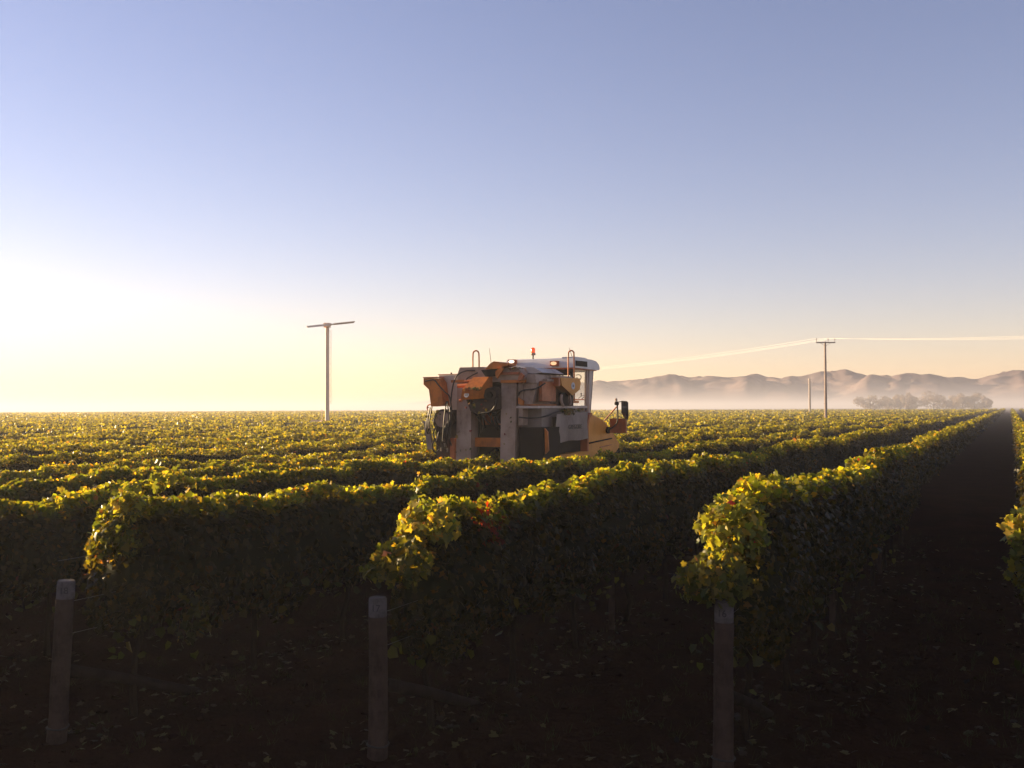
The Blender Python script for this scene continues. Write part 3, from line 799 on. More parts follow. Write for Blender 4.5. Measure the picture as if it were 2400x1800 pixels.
hose_paths = [
    [(-0.95, -0.16, 3.22), (-0.97, -0.20, 3.0), (-0.99, -0.22, 2.75), (-1.02, -0.20, 2.5), (-1.07, -0.15, 2.28)],
    [(-0.92, -0.16, 3.22), (-0.90, -0.2, 3.12), (-0.87, -0.2, 2.95), (-0.89, -0.18, 2.7), (-0.93, -0.1, 2.45)],
    [(-1.36, -0.14, 3.10), (-1.38, -0.18, 2.9), (-1.41, -0.18, 2.68), (-1.40, -0.14, 2.48)],
    [(-1.42, -0.12, 3.08), (-1.45, -0.16, 2.85), (-1.47, -0.16, 2.6), (-1.44, -0.12, 2.46)],
    [(-1.46, -0.10, 3.02), (-1.50, -0.14, 2.8), (-1.52, -0.14, 2.58), (-1.50, -0.1, 2.46), (-1.46, -0.12, 2.58)],
    [(-1.30, -0.14, 2.30), (-1.33, -0.18, 2.2), (-1.32, -0.18, 2.10), (-1.25, -0.16, 2.03), (-1.16, -0.14, 2.10)],
    [(-1.10, -0.12, 2.62), (-1.16, -0.16, 2.5), (-1.20, -0.16, 2.38), (-1.24, -0.12, 2.24)],
    [(-0.84, -0.12, 3.1), (-0.83, -0.16, 2.85), (-0.85, -0.16, 2.6), (-0.90, -0.12, 2.3)],
    [(-0.28, 0.0, 3.93), (-0.5, -0.06, 3.92), (-0.68, -0.1, 3.84), (-0.76, -0.12, 3.70), (-0.81, -0.14, 3.5), (-0.84, -0.16, 3.2)],
    [(-0.2, -0.02, 3.88), (-0.36, -0.06, 3.80), (-0.44, -0.1, 3.74), (-0.46, -0.12, 3.66)],
    [(0.35, -0.18, 3.3), (0.36, -0.24, 3.12), (0.22, -0.22, 2.98), (0.0, -0.2, 2.95), (-0.2, -0.1, 2.92)],
    [(0.79, 0.1, 3.3), (0.86, 0.02, 3.42), (1.0, 0.0, 3.46), (1.24, 0.1, 3.5), (1.36, 0.3, 3.62)],
    [(0.84, 0.0, 2.85), (1.1, 0.02, 2.83), (1.3, 0.4, 2.86), (1.37, 0.9, 2.96), (1.38, 1.2, 3.0)],
]
gh = random.Random(3)
for k in range(9):          # loom of hoses between the legs and down the left side
    x = gh.uniform(-0.30, 0.36); zt = gh.uniform(3.0, 3.2); zb = gh.uniform(2.4, 2.7)
    hose_paths.append([(x, 0.22, zt), (x + gh.uniform(-0.06, 0.06), 0.10, (zt * 2 + zb) / 3), (x + gh.uniform(-0.1, 0.1), 0.12, (zt + zb * 2) / 3), (x + gh.uniform(-0.12, 0.12), 0.3, zb)])
for k in range(8):
    x = gh.uniform(-1.42, -0.88); zt = gh.uniform(2.7, 3.08); zb = gh.uniform(2.0, 2.3)
    hose_paths.append([(x, 0.02, zt), (x + gh.uniform(-0.08, 0.08), -0.10, (zt * 2 + zb) / 3), (x + gh.uniform(-0.1, 0.1), -0.12, (zt + zb * 2) / 3), (x + gh.uniform(-0.1, 0.1), 0.02, zb)])
for hp in hose_paths: tube_obj('hose', M['hose'], HV, hp, 0.017, 7, 6)
for (hx, hz_) in ((-1.05, 2.2), (-1.15, 2.1), (-0.98, 2.08)):
    tube_obj('hose_fitting', M['steel'], HV, [(hx, -0.08, hz_ - 0.04), (hx + 0.01, -0.10, hz_ + 0.04)], 0.02, 8)

# right bin, conveyor hood, body
prism_obj('grape_bin', M['grey'], HV, [(0.84, 3.62), (0.84, 3.14), (1.12, 3.14), (1.25, 3.62)], 'y', 0.10, 2.15, 0.02)
prism_obj('bin_hood', M['grey'], HV, [(0.84, 3.625), (1.25, 3.625), (1.22, 3.82), (1.04, 3.82)], 'y', 0.06, 2.2, 0.015)
for yy in (0.12, 1.10, 2.12):
    prism_obj('bin_rib', M['dark_grey'], HV, [(1.10, 3.16), (1.14, 3.16), (1.262, 3.61), (1.222, 3.61)], 'y', yy, yy + 0.035, 0.004)
box_obj('bin_flap', M['deep_orange'], HV, 1.235, 1.32, 0.22, 0.98, 3.21, 3.66, 0.03)
box_obj('flap_hinge', M['grey'], HV, 1.25, 1.36, 0.42, 0.78, 3.665, 3.72, 0.01)
ch = prism_obj('conveyor_hood', M['yellow'], HV, [(0.95, 3.76), (2.10, 3.77), (2.17, 3.66), (2.10, 3.50), (1.66, 3.35), (1.02, 3.58)], 'x', 1.26, 1.46, 0.02)
box_obj('hood_edge', M['deep_orange'], HV, 1.262, 1.45, 0.86, 0.945, 3.56, 3.76, 0.01)
oval('sticker', M['sticker'], ch, (1.467, 1.68, 3.58), (1, 0, 0), 0.105, 0.085, 0.006)
lettering('lettering', 'GR', 0.075, M['letter'], ch, (1.4695, 1.68, 3.58), (1, 0, 0))
tube_obj('bracket_arm', M['grey'], HV, [(1.36, 1.22, 3.36), (1.37, 1.17, 3.26), (1.37, 1.22, 3.17), (1.37, 1.30, 3.11)], 0.034, 8, 5)
tube_obj('bracket_arm', M['grey'], HV, [(1.36, 1.66, 3.38), (1.37, 1.72, 3.28), (1.37, 1.74, 3.18), (1.37, 1.70, 3.11)], 0.03, 8, 5)
box_obj('bracket_core', M['black'], HV, 1.28, 1.36, 1.22, 1.62, 3.12, 3.42, 0.03)
box_obj('bin_ledge', M['orange'], HV, 0.85, 1.27, 0.04, 1.15, 3.115, 3.135, 0.006)
prism_obj('gusset', M['orange'], HV, [(0.82, 3.30), (0.96, 3.22), (0.94, 3.12), (0.82, 3.16)], 'y', 0.0, 0.05, 0.008)
prism_obj('corner_post', M['grey'], HV, [(0.80, 3.62), (0.92, 3.62), (0.90, 2.66), (0.80, 2.66)], 'y', 0.06, 0.34, 0.012)
box_obj('body_panel', M['dark_grey'], HV, 0.60, 1.24, 0.36, 2.95, 2.32, 3.045, 0.03)
box_obj('body_rim', M['pale_grey'], HV, 0.62, 1.30, 0.02, 2.98, 3.05, 3.105, 0.012)
box_obj('fuel_tank', M['black'], HV, 0.82, 1.42, 0.06, 1.0, 1.25, 2.62, 0.05)
prism_obj('tank_guard', M['orange'], HV, [(1.43, 2.60), (1.50, 2.52), (1.52, 2.10), (1.44, 2.02)], 'y', 0.10, 0.16, 0.006)
# shield with lettering
bm = bmesh.new()
gy = np.linspace(0.80, 2.72, 9); gz = np.linspace(2.27, 2.94, 6)
gridv = [[bm.verts.new((1.40 + 0.05 * math.sin(math.pi * (y - 0.8) / 1.92) * math.sin(math.pi * (z - 2.2) / 0.8) + 0.012 * math.sin(7 * y + 3 * z), y + 0.03 * math.sin(z * 9), z + 0.012 * math.sin(5 * y) + 0.02 * (y - 1.7))) for z in gz] for y in gy]
for i in range(8):
    for j in range(5):
        bm.faces.new((gridv[i][j], gridv[i + 1][j], gridv[i + 1][j + 1], gridv[i][j + 1]))
ext = bmesh.ops.solidify(bm, geom=bm.faces[:], thickness=0.02)
sh = finish(bm, 'shield', M['pale_grey'], HV)
lettering('lettering', 'GREGOIRE', 0.155, M['letter'], sh, (1.468, 1.80, 2.60), (1, 0, 0.0), ex=0.008, sx=1.12)
box_obj('shield_mount', M['dark'], HV, 1.245, 1.39, 0.95, 2.6, 2.45, 2.85, 0.02)
box_obj('step_recess', M['black'], HV, 0.62, 1.22, 0.95, 2.82, 1.98, 2.315, 0.02)
bm = bmesh.new()     # yellow nose
side = [(2.78, 2.03), (2.78, 2.6), (2.86, 2.82), (3.02, 2.90), (3.3, 2.88), (3.75, 2.79), (4.07, 2.70), (4.35, 2.57), (4.7, 2.38), (5.28, 2.08), (5.22, 1.98), (4.92, 1.86), (3.5, 1.83), (3.0, 1.85)]
A_ = add_prism(bm, side, 'x', 0.22, 1.36)
for v in bm.verts:                     # crowned side
    if v.co.x > 1: v.co.x -= 0.10 * max(0, v.co.z - 2.35) + 0.06 * max(0, v.co.y - 4.2)
nose = finish(bm, 'nose_cowl', M['yellow'], HV, 0.05, 3)
prism_obj('cowl_arch', M['deep_orange'], HV, [(2.70, 1.98), (2.80, 1.98), (2.80, 2.6), (2.88, 2.80), (3.04, 2.88), (3.02, 2.93), (2.84, 2.88), (2.72, 2.66)], 'x', 0.9, 1.405, 0.012)
prism_obj('skirt', M['yellow'], HV, [(0.66, 1.94), (2.74, 1.985), (4.6, 1.84), (4.6, 1.66), (0.66, 1.76)], 'x', 1.20, 1.375, 0.015)
prism_obj('cowl_slot', M['black'], nose, [(2.95, 2.19), (4.55, 2.26), (4.55, 2.235), (2.95, 2.155)], 'x', 1.33, 1.366, 0.003)
prism_obj('cowl_slot', M['deep_orange'], nose, [(3.7, 2.05), (4.5, 2.09), (4.5, 2.075), (3.7, 2.03)], 'x', 1.33, 1.3655, 0.002)
oval('air_intake', M['black'], nose, (1.358, 4.33, 2.47), (1, 0, 0), 0.13, 0.09, 0.05)
box_obj('tow_block', M['black'], HV, 0.9, 1.3, 5.0, 5.25, 1.75, 1.96, 0.02)
box_obj('wheel_cowl', M['yellow'], HV, -1.30, 0.1, 2.9, 4.6, 1.84, 2.75, 0.08)

# --- cab
CAB = empty('cab'); CAB.parent = HV
X0, X1, Y0, Y1 = -0.68, 1.08, 2.60, 4.02
bm = bmesh.new()      # roof: side outline with rounded front
roof_side = [(2.50, 4.06), (2.50, 4.20), (2.56, 4.285), (2.70, 4.305), (3.70, 4.30), (4.02, 4.27), (4.20, 4.20), (4.28, 4.10), (4.26, 4.055), (4.15, 4.04)]
add_prism(bm, roof_side, 'x', X0 - 0.06, X1 + 0.05)
finish(bm, 'roof', M['cab_white'], CAB, 0.03, 3)
box_obj('roof_trim', M['deep_orange'], CAB, X0 - 0.04, X1 + 0.03, 2.52, 4.1, 4.022, 4.055, 0.006)
prism_obj('roof_grille_frame', M['cab_white'], CAB, [(2.60, 4.27), (3.42, 4.315), (3.42, 4.33), (2.60, 4.33)], 'x', X1 - 0.3, X1 + 0.035, 0.006)
gr = box_obj('roof_grille', M['black'], CAB, X1 + 0.02, X1 + 0.062, 2.62, 3.38, 4.10, 4.235, 0.006)
for k in range(5):
    box_obj('slat', M['dark'], gr, X1 + 0.06, X1 + 0.068, 2.64, 3.36, 4.112 + k * 0.024, 4.122 + k * 0.024, 0.0)
# pillars
for nm, (ax, ay, bx_, by, r_) in {'rear_right': (X1 - 0.04, Y0, X1 - 0.04, Y0 + 0.02, 0.03), 'rear_left': (X0 + 0.04, Y0, X0 + 0.04, Y0 + 0.02, 0.03)}.items():
    box_obj('pillar', M['dark'], CAB, ax - r_, ax + r_, ay - r_, ay + r_, 2.95, 4.03, 0.008)
prism_obj('pillar', M['grey'], CAB, [(3.52, 4.03), (3.62, 4.03), (3.56, 2.86), (3.46, 2.86)], 'x', X1 - 0.07, X1 - 0.01, 0.01)
prism_obj('pillar', M['pale_grey'], CAB, [(3.68, 4.03), (3.93, 4.03), (3.70, 2.86), (3.60, 2.86)], 'x', X1 - 0.08, X1, 0.014)
prism_obj('door_seal', M['black'], CAB, [(3.935, 4.03), (3.975, 4.03), (3.74, 2.86), (3.703, 2.86)], 'x', X1 - 0.08, X1 - 0.003, 0.004)
prism_obj('pillar', M['dark'], CAB, [(3.80, 4.03), (3.97, 4.03), (3.74, 2.86), (3.60, 2.86)], 'x', X0 + 0.02, X0 + 0.09, 0.012)
box_obj('header_rail', M['dark'], CAB, X0 + 0.02, X1 - 0.1, Y0 - 0.02, Y0 + 0.04, 3.87, 4.025, 0.008)
box_obj('header_rail', M['dark'], CAB, X0 + 0.1, X1 - 0.1, 3.95, 4.0, 3.99, 4.02, 0.006)
box_obj('cab_wall', M['dark'], CAB, X0, 0.98, Y0 - 0.02, Y0 + 0.03, 2.9, 3.30, 0.01)
box_obj('floor_pan', M['dark'], CAB, X0, X1, Y0, 3.7, 2.78, 2.88, 0.01)
def pane(name, c4, th=0.006):
    bm = bmesh.new(); q = [Vector(p) for p in c4]
    n = (q[1] - q[0]).cross(q[2] - q[0]).normalized() * th
    a = [bm.verts.new(p) for p in q]; b = [bm.verts.new(p + n) for p in q]
    bm.faces.new(a); bm.faces.new(b[::-1])
    for k in range(4): bm.faces.new((a[k], b[k], b[(k + 1) % 4], a[(k + 1) % 4]))
    return finish(bm, name, M['glass'], CAB)
pane('cab_window', [(X0 + 0.07, Y0, 3.31), (X1 - 0.075, Y0, 3.31), (X1 - 0.075, Y0, 3.865), (X0 + 0.07, Y0, 3.865)])
pane('cab_window', [(X1 - 0.03, Y0 + 0.04, 3.0), (X1 - 0.03, 3.455, 3.0), (X1 - 0.03, 3.515, 4.02), (X1 - 0.03, Y0 + 0.04, 4.02)])
pane('cab_window', [(X0 + 0.03, Y0 + 0.04, 2.95), (X0 + 0.03, 3.60, 2.95), (X0 + 0.03, 3.79, 4.02), (X0 + 0.03, Y0 + 0.04, 4.02)])
ws = pane('windscreen', [(X0 + 0.1, 3.72, 2.88), (X1 - 0.085, 3.72, 2.88), (X1 - 0.085, 3.955, 3.985), (X0 + 0.1, 3.955, 3.985)])
lettering('lettering', 'GREGOIRE', 0.24, M['letter'], ws, (0.12, 3.947, 3.845), (0, 1, -0.21), ex=0.002, sx=1.12)
# interior
box_obj('dashboard', M['seat'], CAB, X0 + 0.15, 0.75, 3.38, 3.66, 2.88, 3.02, 0.03)
st_ = empty('driver_seat'); st_.parent = CAB
box_obj('cushion', M['seat'], st_, -0.05, 0.45, 2.75, 3.2, 3.02, 3.14, 0.04)
box_obj('backrest', M['seat'], st_, -0.05, 0.45, 2.68, 2.78, 3.12, 3.60, 0.04)
bm = bmesh.new(); add_tube(bm, [(0.2 + 0.18 * math.cos(q), 3.42 + 0.06 * math.sin(q), 3.28 + 0.17 * math.sin(q)) for q in np.linspace(0, 2 * math.pi, 25)], 0.014, 6); finish(bm, 'steering_wheel', M['black'], CAB)
tube_obj('steering_column', M['black'], CAB, [(0.2, 3.5, 2.95), (0.2, 3.42, 3.28)], 0.03, 8)
tube_obj('grab_bar', M['deep_orange'], CAB, [(0.5, 3.62, 3.27), (1.0, 3.58, 3.27)], 0.016, 7)
tube_obj('wiper', M['dark'], CAB, [(0.78, 3.80, 3.26), (0.86, 3.80, 3.33), (0.93, 3.80, 3.37), (1.0, 3.80, 3.36)], 0.012, 6, 4)
tube_obj('wiper', M['dark'], CAB, [(0.72, 3.80, 3.30), (0.82, 3.80, 3.37), (0.98, 3.80, 3.38)], 0.009, 6, 4)
tube_obj('joystick', M['black'], CAB, [(0.92, 3.5, 3.36), (0.92, 3.5, 3.44)], [0.012, 0.022], 8)
box_obj('armrest', M['orange'], CAB, 0.45, 0.92, 3.05, 3.35, 3.18, 3.24, 0.02)
bm = bmesh.new(); bmesh.ops.create_uvsphere(bm, u_segments=20, v_segments=10, radius=1.0, matrix=Matrix.Translation((1.0, 3.35, 3.04)) @ Matrix.Diagonal((0.12, 0.2, 0.075, 1)))
finish(bm, 'console_cover', M['seat'], CAB)
# lamps and beacon on the roof
def work_lamp(c, mat, w, h):
    e = empty('work_lamp'); e.parent = HV
    x, y, z = c
    box_obj('lamp_housing', M['deep_orange'], e, x - w, x + w, y - 0.05, y + 0.08, z - h, z + h, 0.02)
    oval('lens', mat, e, (x, y - 0.056, z), (0, -1, 0), w * 0.82, h * 0.72, 0.01)
work_lamp((-0.52, 2.42, 4.235), M['lamp'], 0.10, 0.055)
work_lamp((0.64, 2.44, 4.165), M['lamp_dim'], 0.10, 0.062)
bc = empty('beacon'); bc.parent = HV
tube_obj('stem', M['dark'], bc, [(-0.03, 2.62, 4.30), (-0.03, 2.62, 4.40)], 0.018, 10)
tube_obj('base', M['grey'], bc, [(-0.03, 2.62, 4.395), (-0.03, 2.62, 4.41), (-0.03, 2.62, 4.455)], [0.05, 0.066, 0.06], 18)
tube_obj('lens', M['beacon'], bc, [(-0.03, 2.62, 4.457), (-0.03, 2.62, 4.54), (-0.03, 2.62, 4.575), (-0.03, 2.62, 4.592)], [0.052, 0.055, 0.045, 0.02], 18)

# hand rails, aerials, mirror
def loop(x0, x1, y, z0a, z0b, zt, r=0.018):
    w = (x1 - x0) / 2; cx = (x0 + x1) / 2
    pts = [(x0, y, z0a), (x0, y, (z0a + zt) / 2), (x0 + 0.005, y, zt - w)] + [(cx - w * 0.96 * math.cos(q), y, zt - w + w * math.sin(q)) for q in np.linspace(0.3, math.pi - 0.3, 7)] + [(x1 - 0.005, y, zt - w), (x1, y, (z0b + zt) / 2), (x1, y, z0b)]
    return tube_obj('hand_rail', M['rail'], HV, pts, r, 9, 3)
loop(-0.45, -0.285, 0.2, 4.0, 4.0, 4.40)
loop(1.17, 1.325, 2.08, 3.80, 3.22, 4.45)
tube_obj('aerial', M['dark'], HV, [(0.09, 0.1, 4.05), (0.04, 0.1, 4.44)], [0.007, 0.004], 6)
tube_obj('aerial', M['dark'], HV, [(1.02, 2.7, 4.30), (0.93, 2.7, 4.56)], [0.008, 0.004], 6)
mr = empty('mirror'); mr.parent = HV
tube_obj('mirror_arm', M['deep_orange'], mr, [(1.26, 4.25, 2.72), (1.62, 4.2, 3.08)], 0.02, 8)
tube_obj('mirror_arm', M['dark'], mr, [(1.43, 4.22, 2.50), (1.56, 4.2, 2.58), (1.64, 4.2, 2.70), (1.65, 4.2, 2.9), (1.64, 4.2, 3.12)], 0.021, 8, 5)
tube_obj('mirror_arm', M['dark'], mr, [(1.64, 4.2, 3.20), (1.78, 4.2, 3.215)], 0.012, 6)
tube_obj('mirror_arm', M['dark'], mr, [(1.65, 4.2, 2.83), (1.76, 4.2, 2.80)], 0.012, 6)
bm = bmesh.new(); add_tube(bm, [(1.62, 4.19, 3.12), (1.63, 4.19, 3.16), (1.63, 4.19, 3.22)], [0.05, 0.062, 0.045], 14); finish(bm, 'marker_lamp', M['black'], mr)
bm = bmesh.new(); add_tube(bm, [(1.615, 4.19, 3.225), (1.615, 4.19, 3.28), (1.615, 4.19, 3.30)], [0.028, 0.034, 0.02], 12); finish(bm, 'lamp_cap', M['grey'], mr)
prism_obj('mirror_shell', M['dark'], mr, [(1.765, 3.235), (1.90, 3.225), (1.935, 3.19), (1.945, 2.80), (1.92, 2.745), (1.85, 2.78), (1.765, 2.93)], 'y', 4.16, 4.22, 0.012)
M['mirror'] = paint('mirror_glass', (0.32, 0.33, 0.34), rough=0.06, metal=1.0, dirt=0.1)
prism_obj('mirror_glass', M['mirror'], mr, [(1.785, 3.21), (1.895, 3.205), (1.915, 3.18), (1.925, 2.81), (1.91, 2.78), (1.86, 2.81), (1.785, 2.95)], 'y', 4.15, 4.1575, 0.0)
box_obj('step_plate', M['deep_orange'], HV, 1.40, 1.84, 4.28, 4.36, 2.40, 2.775, 0.012)

# leaves and chaff that lodged on the machine
LV = Leaves(); g = np.random.default_rng(5)
def litter(n, lo, hi, nrm):
    pos = g.uniform(lo, hi, (n, 3))
    LV.add(pos, np.array(nrm) + g.normal(0, 0.5, (n, 3)), np.full(n, 0.06) * g.uniform(0.5, 1.3, n), 0, leaf_colours(n, g, (0.05, 0.1, 0.1, 0.1, 0.25, 0.2, 0.15, 0.05)) * 1.6, g)
litter(90, (1.30, 1.10, 2.97), (1.46, 2.3, 3.04), (0.2, 0, 1))
litter(40, (1.42, 1.2, 2.90), (1.45, 1.9, 2.98), (1, 0, 0.5))
litter(45, (0.1, -0.12, 3.94), (0.9, 0.1, 3.99), (0, -0.2, 1))
litter(14, (-0.45, -0.23, 2.93), (0.15, -0.21, 3.28), (0, -1, 0.2))
litter(9, (-0.8, -0.012, 2.0), (-0.4, -0.008, 2.8), (0, -1, 0))
litter(6, (0.36, -0.012, 2.0), (0.7, -0.008, 3.2), (0, -1, 0))
litter(25, (-0.4, -0.43, 3.46), (0.1, -0.40, 3.52), (0, -0.6, 0.6))
litter(20, (-1.5, -0.2, 2.4), (-0.9, -0.1, 3.1), (0, -1, 0))
lm = LV.build('lodged_leaves', HV, M['litter']); tag(lm, kind='stuff')

# ------------------------------------------------------------------ wind machine
WM = empty('wind_machine', (-16.2, 88.0, 0)); tag(WM, 'pale frost fan tower with two blades and a side ladder', 'wind machine')
M['tower'] = paint('pale_tower_steel', (0.85, 0.60, 0.42), rough=0.5, dirt=0.2, scale=1)
tube_obj('tower', M['tower'], WM, [(0, 0, -0.3), (0, 0, 5), (0, 0, 10.25)], [0.19, 0.185, 0.175], 24)
box_obj('gearbox', M['tower'], WM, -0.28, 0.26, -0.3, 0.3, 10.22, 10.60, 0.06)
tube_obj('hub', M['tower'], WM, [(0.2, -0.1, 10.47), (0.42, -0.16, 10.47)], [0.12, 0.09], 14)
for s_ in (1, -1):
    bm = bmesh.new()
    dirv = Vector((s_ * 0.66, s_ * 0.74, s_ * 0.14)).normalized(); L = 2.5
    up = Vector((0, 0, 1)); sd = dirv.cross(up).normalized(); c0 = Vector((0.36, -0.14, 10.47))
    rings = []
    for k in range(9):
        t = k / 8; c = c0 + dirv * (0.12 + t * L); tw = R(62 - 18 * t); ch_ = (0.06 if k == 0 else 0.10 + 0.02 * t)
        e1 = (up * math.sin(tw) + sd * math.cos(tw)); e2 = dirv.cross(e1)
        rings.append([bm.verts.new(c + e1 * ch_ * a_ + e2 * b_) for a_, b_ in ((-1, 0), (-0.3, 0.035), (0.6, 0.03), (1, 0), (0.6, -0.015), (-0.3, -0.02))])
    for a_, b_ in zip(rings, rings[1:]):
        for q in range(6): bm.faces.new((a_[q], a_[(q + 1) % 6], b_[(q + 1) % 6], b_[q]))
    bm.faces.new(rings[0][::-1]); bm.faces.new(rings[-1])
    finish(bm, 'blade', M['tower'], WM)
ld = empty('ladder'); ld.parent = WM
tube_obj('rail', M['tower'], ld, [(0.34, -0.03, 3.5), (0.34, -0.03, 10.0)], 0.018, 6)
for k in range(14):
    z_ = 3.7 + k * 0.475
    tube_obj('rung', M['tower'], ld, [(0.18, -0.03, z_), (0.34, -0.03, z_)], 0.012, 5)
box_obj('engine_box', M['tower'], WM, -1.3, -0.5, -0.5, 0.5, 0.0, 2.1, 0.05)
tube_obj('exhaust', M['tower'], WM, [(-0.42, -0.2, 2.1), (-0.42, -0.2, 3.0)], 0.035, 8)

# ------------------------------------------------------------------ power line
M['pole'] = paint('grey_brown_pole', (0.28, 0.21, 0.18), rough=0.8, dirt=0.4, scale=2)
def power_pole(loc, label):
    p = empty('power_pole', loc); tag(p, label, 'power pole', 'power line poles')
    tube_obj('pole', M['pole'], p, [(0, 0, -0.5), (0, 0, 5), (0, 0, 9.9)], [0.16, 0.13, 0.10], 14)
    box_obj('cross_arm', M['pole'], p, -0.98, 1.02, -0.16, -0.06, 9.74, 9.86, 0.01)
    for s_ in (-1, 1):
        tube_obj('brace', M['pole'], p, [(0, -0.11, 9.42), (s_ * 0.52, -0.11, 9.76)], 0.022, 5)
    for x in (-0.95, 0.28, 0.98):
        ins = tube_obj('insulator', M['pole'], p, [(x, -0.11, 9.85), (x, -0.11, 10.05), (x, -0.11, 10.1), (x, -0.11, 10.26)], [0.02, 0.022, 0.05, 0.035], 8)
    for k in range(9):
        s_ = 1 if k % 2 else -1
        tube_obj('climbing_peg', M['pole'], p, [(s_ * 0.09, -0.05, 3.4 + k * 0.62), (s_ * 0.25, -0.07, 3.41 + k * 0.62)], 0.014, 5)
    return p
PP = [(-8.0, 200.0), (32.8, 105.0), (73.6, 10.0)]
power_pole((*PP[1], 0), 'tall grey power pole with cross-arm standing in front of the hills')
power_pole((*PP[0], 0), 'power pole hidden behind the grape harvester')
power_pole((*PP[2], 0), 'power pole beyond the right edge of the picture')
wn_ = ['upper wire', 'middle wire', 'lower wire']
for sp, (a, b, sag) in enumerate(((PP[1], PP[0], 1.15), (PP[1], PP[2], 2.0))):
    for wi, x in enumerate((-0.95, 0.28, 0.98)):
        pts = []
        for k in range(41):
            t = k / 40
            pts.append((a[0] + (b[0] - a[0]) * t + x, a[1] + (b[1] - a[1]) * t - 0.11, 10.24 - 4 * sag * (1 + 0.06 * wi) * t * (1 - t)))
        w = tube_obj('power_cable', M['line'], None, pts, 0.0065, 5)
        side_ = 'falling away behind the harvester roof' if sp == 0 else 'running out to the right'
        tag(w, f'overhead cable on the {("left", "middle", "right")[wi]} insulator, {side_}', 'cable', 'overhead power cables')

SP = empty('steel_tower', (67.0, 226.0, 0)); tag(SP, 'pale slender tower far off beside the power pole', 'tower')
M['tower_far'] = paint('pale_far_tower', (0.32, 0.25, 0.21), rough=0.5, dirt=0.1)
tube_obj('shaft', M['tower_far'], SP, [(0, 0, -0.3), (0, 0, 9.2)], [0.24, 0.22], 16)
tube_obj('cap', M['tower_far'], SP, [(0, 0, 9.2), (0, 0, 9.45)], [0.28, 0.26], 16)

# ------------------------------------------------------------------ far trees in the mist
M['far_leaf'] = leaf_mat('far_tree_leaf', trans=0.1, rough=0.9)
def far_tree(x, y, h, w, label, seed):
    g = np.random.default_rng(seed)
    t = empty('tree', (x, y, 0)); tag(t, label, 'tree', 'trees in the mist below the hills')
    tube_obj('trunk', M['bark'], t, [(0, 0, -0.3), (g.normal(0, 0.2), 0, h * 0.35), (g.normal(0, 0.4), 0, h * 0.7)], [0.45, 0.35, 0.12], 8)
    for k in range(4):
        a_ = g.uniform(0, 6.28); tube_obj('limb', M['bark'], t, [(0, 0, h * 0.3), (math.cos(a_) * w * 0.3, math.sin(a_) * w * 0.3, h * 0.62)], [0.2, 0.06], 6)
    cl = g.normal(0, 1, (16, 3)); cl /= np.linalg.norm(cl, axis=1, keepdims=True); cl *= g.uniform(0.3, 0.75, (16, 1))
    n = 2200
    ci = g.integers(0, 16, n); v = g.normal(0, 1, (n, 3)); v /= np.linalg.norm(v, axis=1, keepdims=True)
    p = (cl[ci] + v * g.uniform(0.5, 1, (n, 1)) * 0.36) * np.array([w * 0.5, w * 0.5, h * 0.52]) + np.array([0, 0, h * 0.46])
    LVt = Leaves(); LVt.add(p, v + g.normal(0, 0.3, (n, 3)), g.uniform(0.4, 0.8, n), 1, np.array([[0.22, 0.17, 0.145]]) * g.uniform(0.6, 1.4, (n, 1)), g)
    LVt.build('crown', t, M['far_leaf'])
f_ = 2354.0
tl = [(2040, 15.5, 24, 'broad faint tree nearest the power pole, low against the hills'), (2086, 15.5, 20, 'rounded tree, second from the power pole'), (2110, 16.2, 13, 'narrow dark tree, third from the power pole'),
      (2131, 15.4, 13, 'narrow tree, fourth from the power pole'), (2188, 16.8, 30, 'widest round tree in the mist, below the saddle of the hills'), (2230, 15.2, 22, 'tree just beyond the widest one'),
      (2256, 16.4, 17, 'upright tree in the row below the hills, third from its far end'), (2284, 15.2, 20, 'low tree, second from the far end of the row'), (2308, 13.8, 12, 'small last tree of the row below the hills')]
for k, (sx_, h_, w_, lab) in enumerate(tl):
    D_ = 660.0 + 22 * math.sin(k * 1.7)
    far_tree((sx_ - 1200) / f_ * D_, D_, h_ * 0.84, w_ * 0.95, lab, 40 + k)

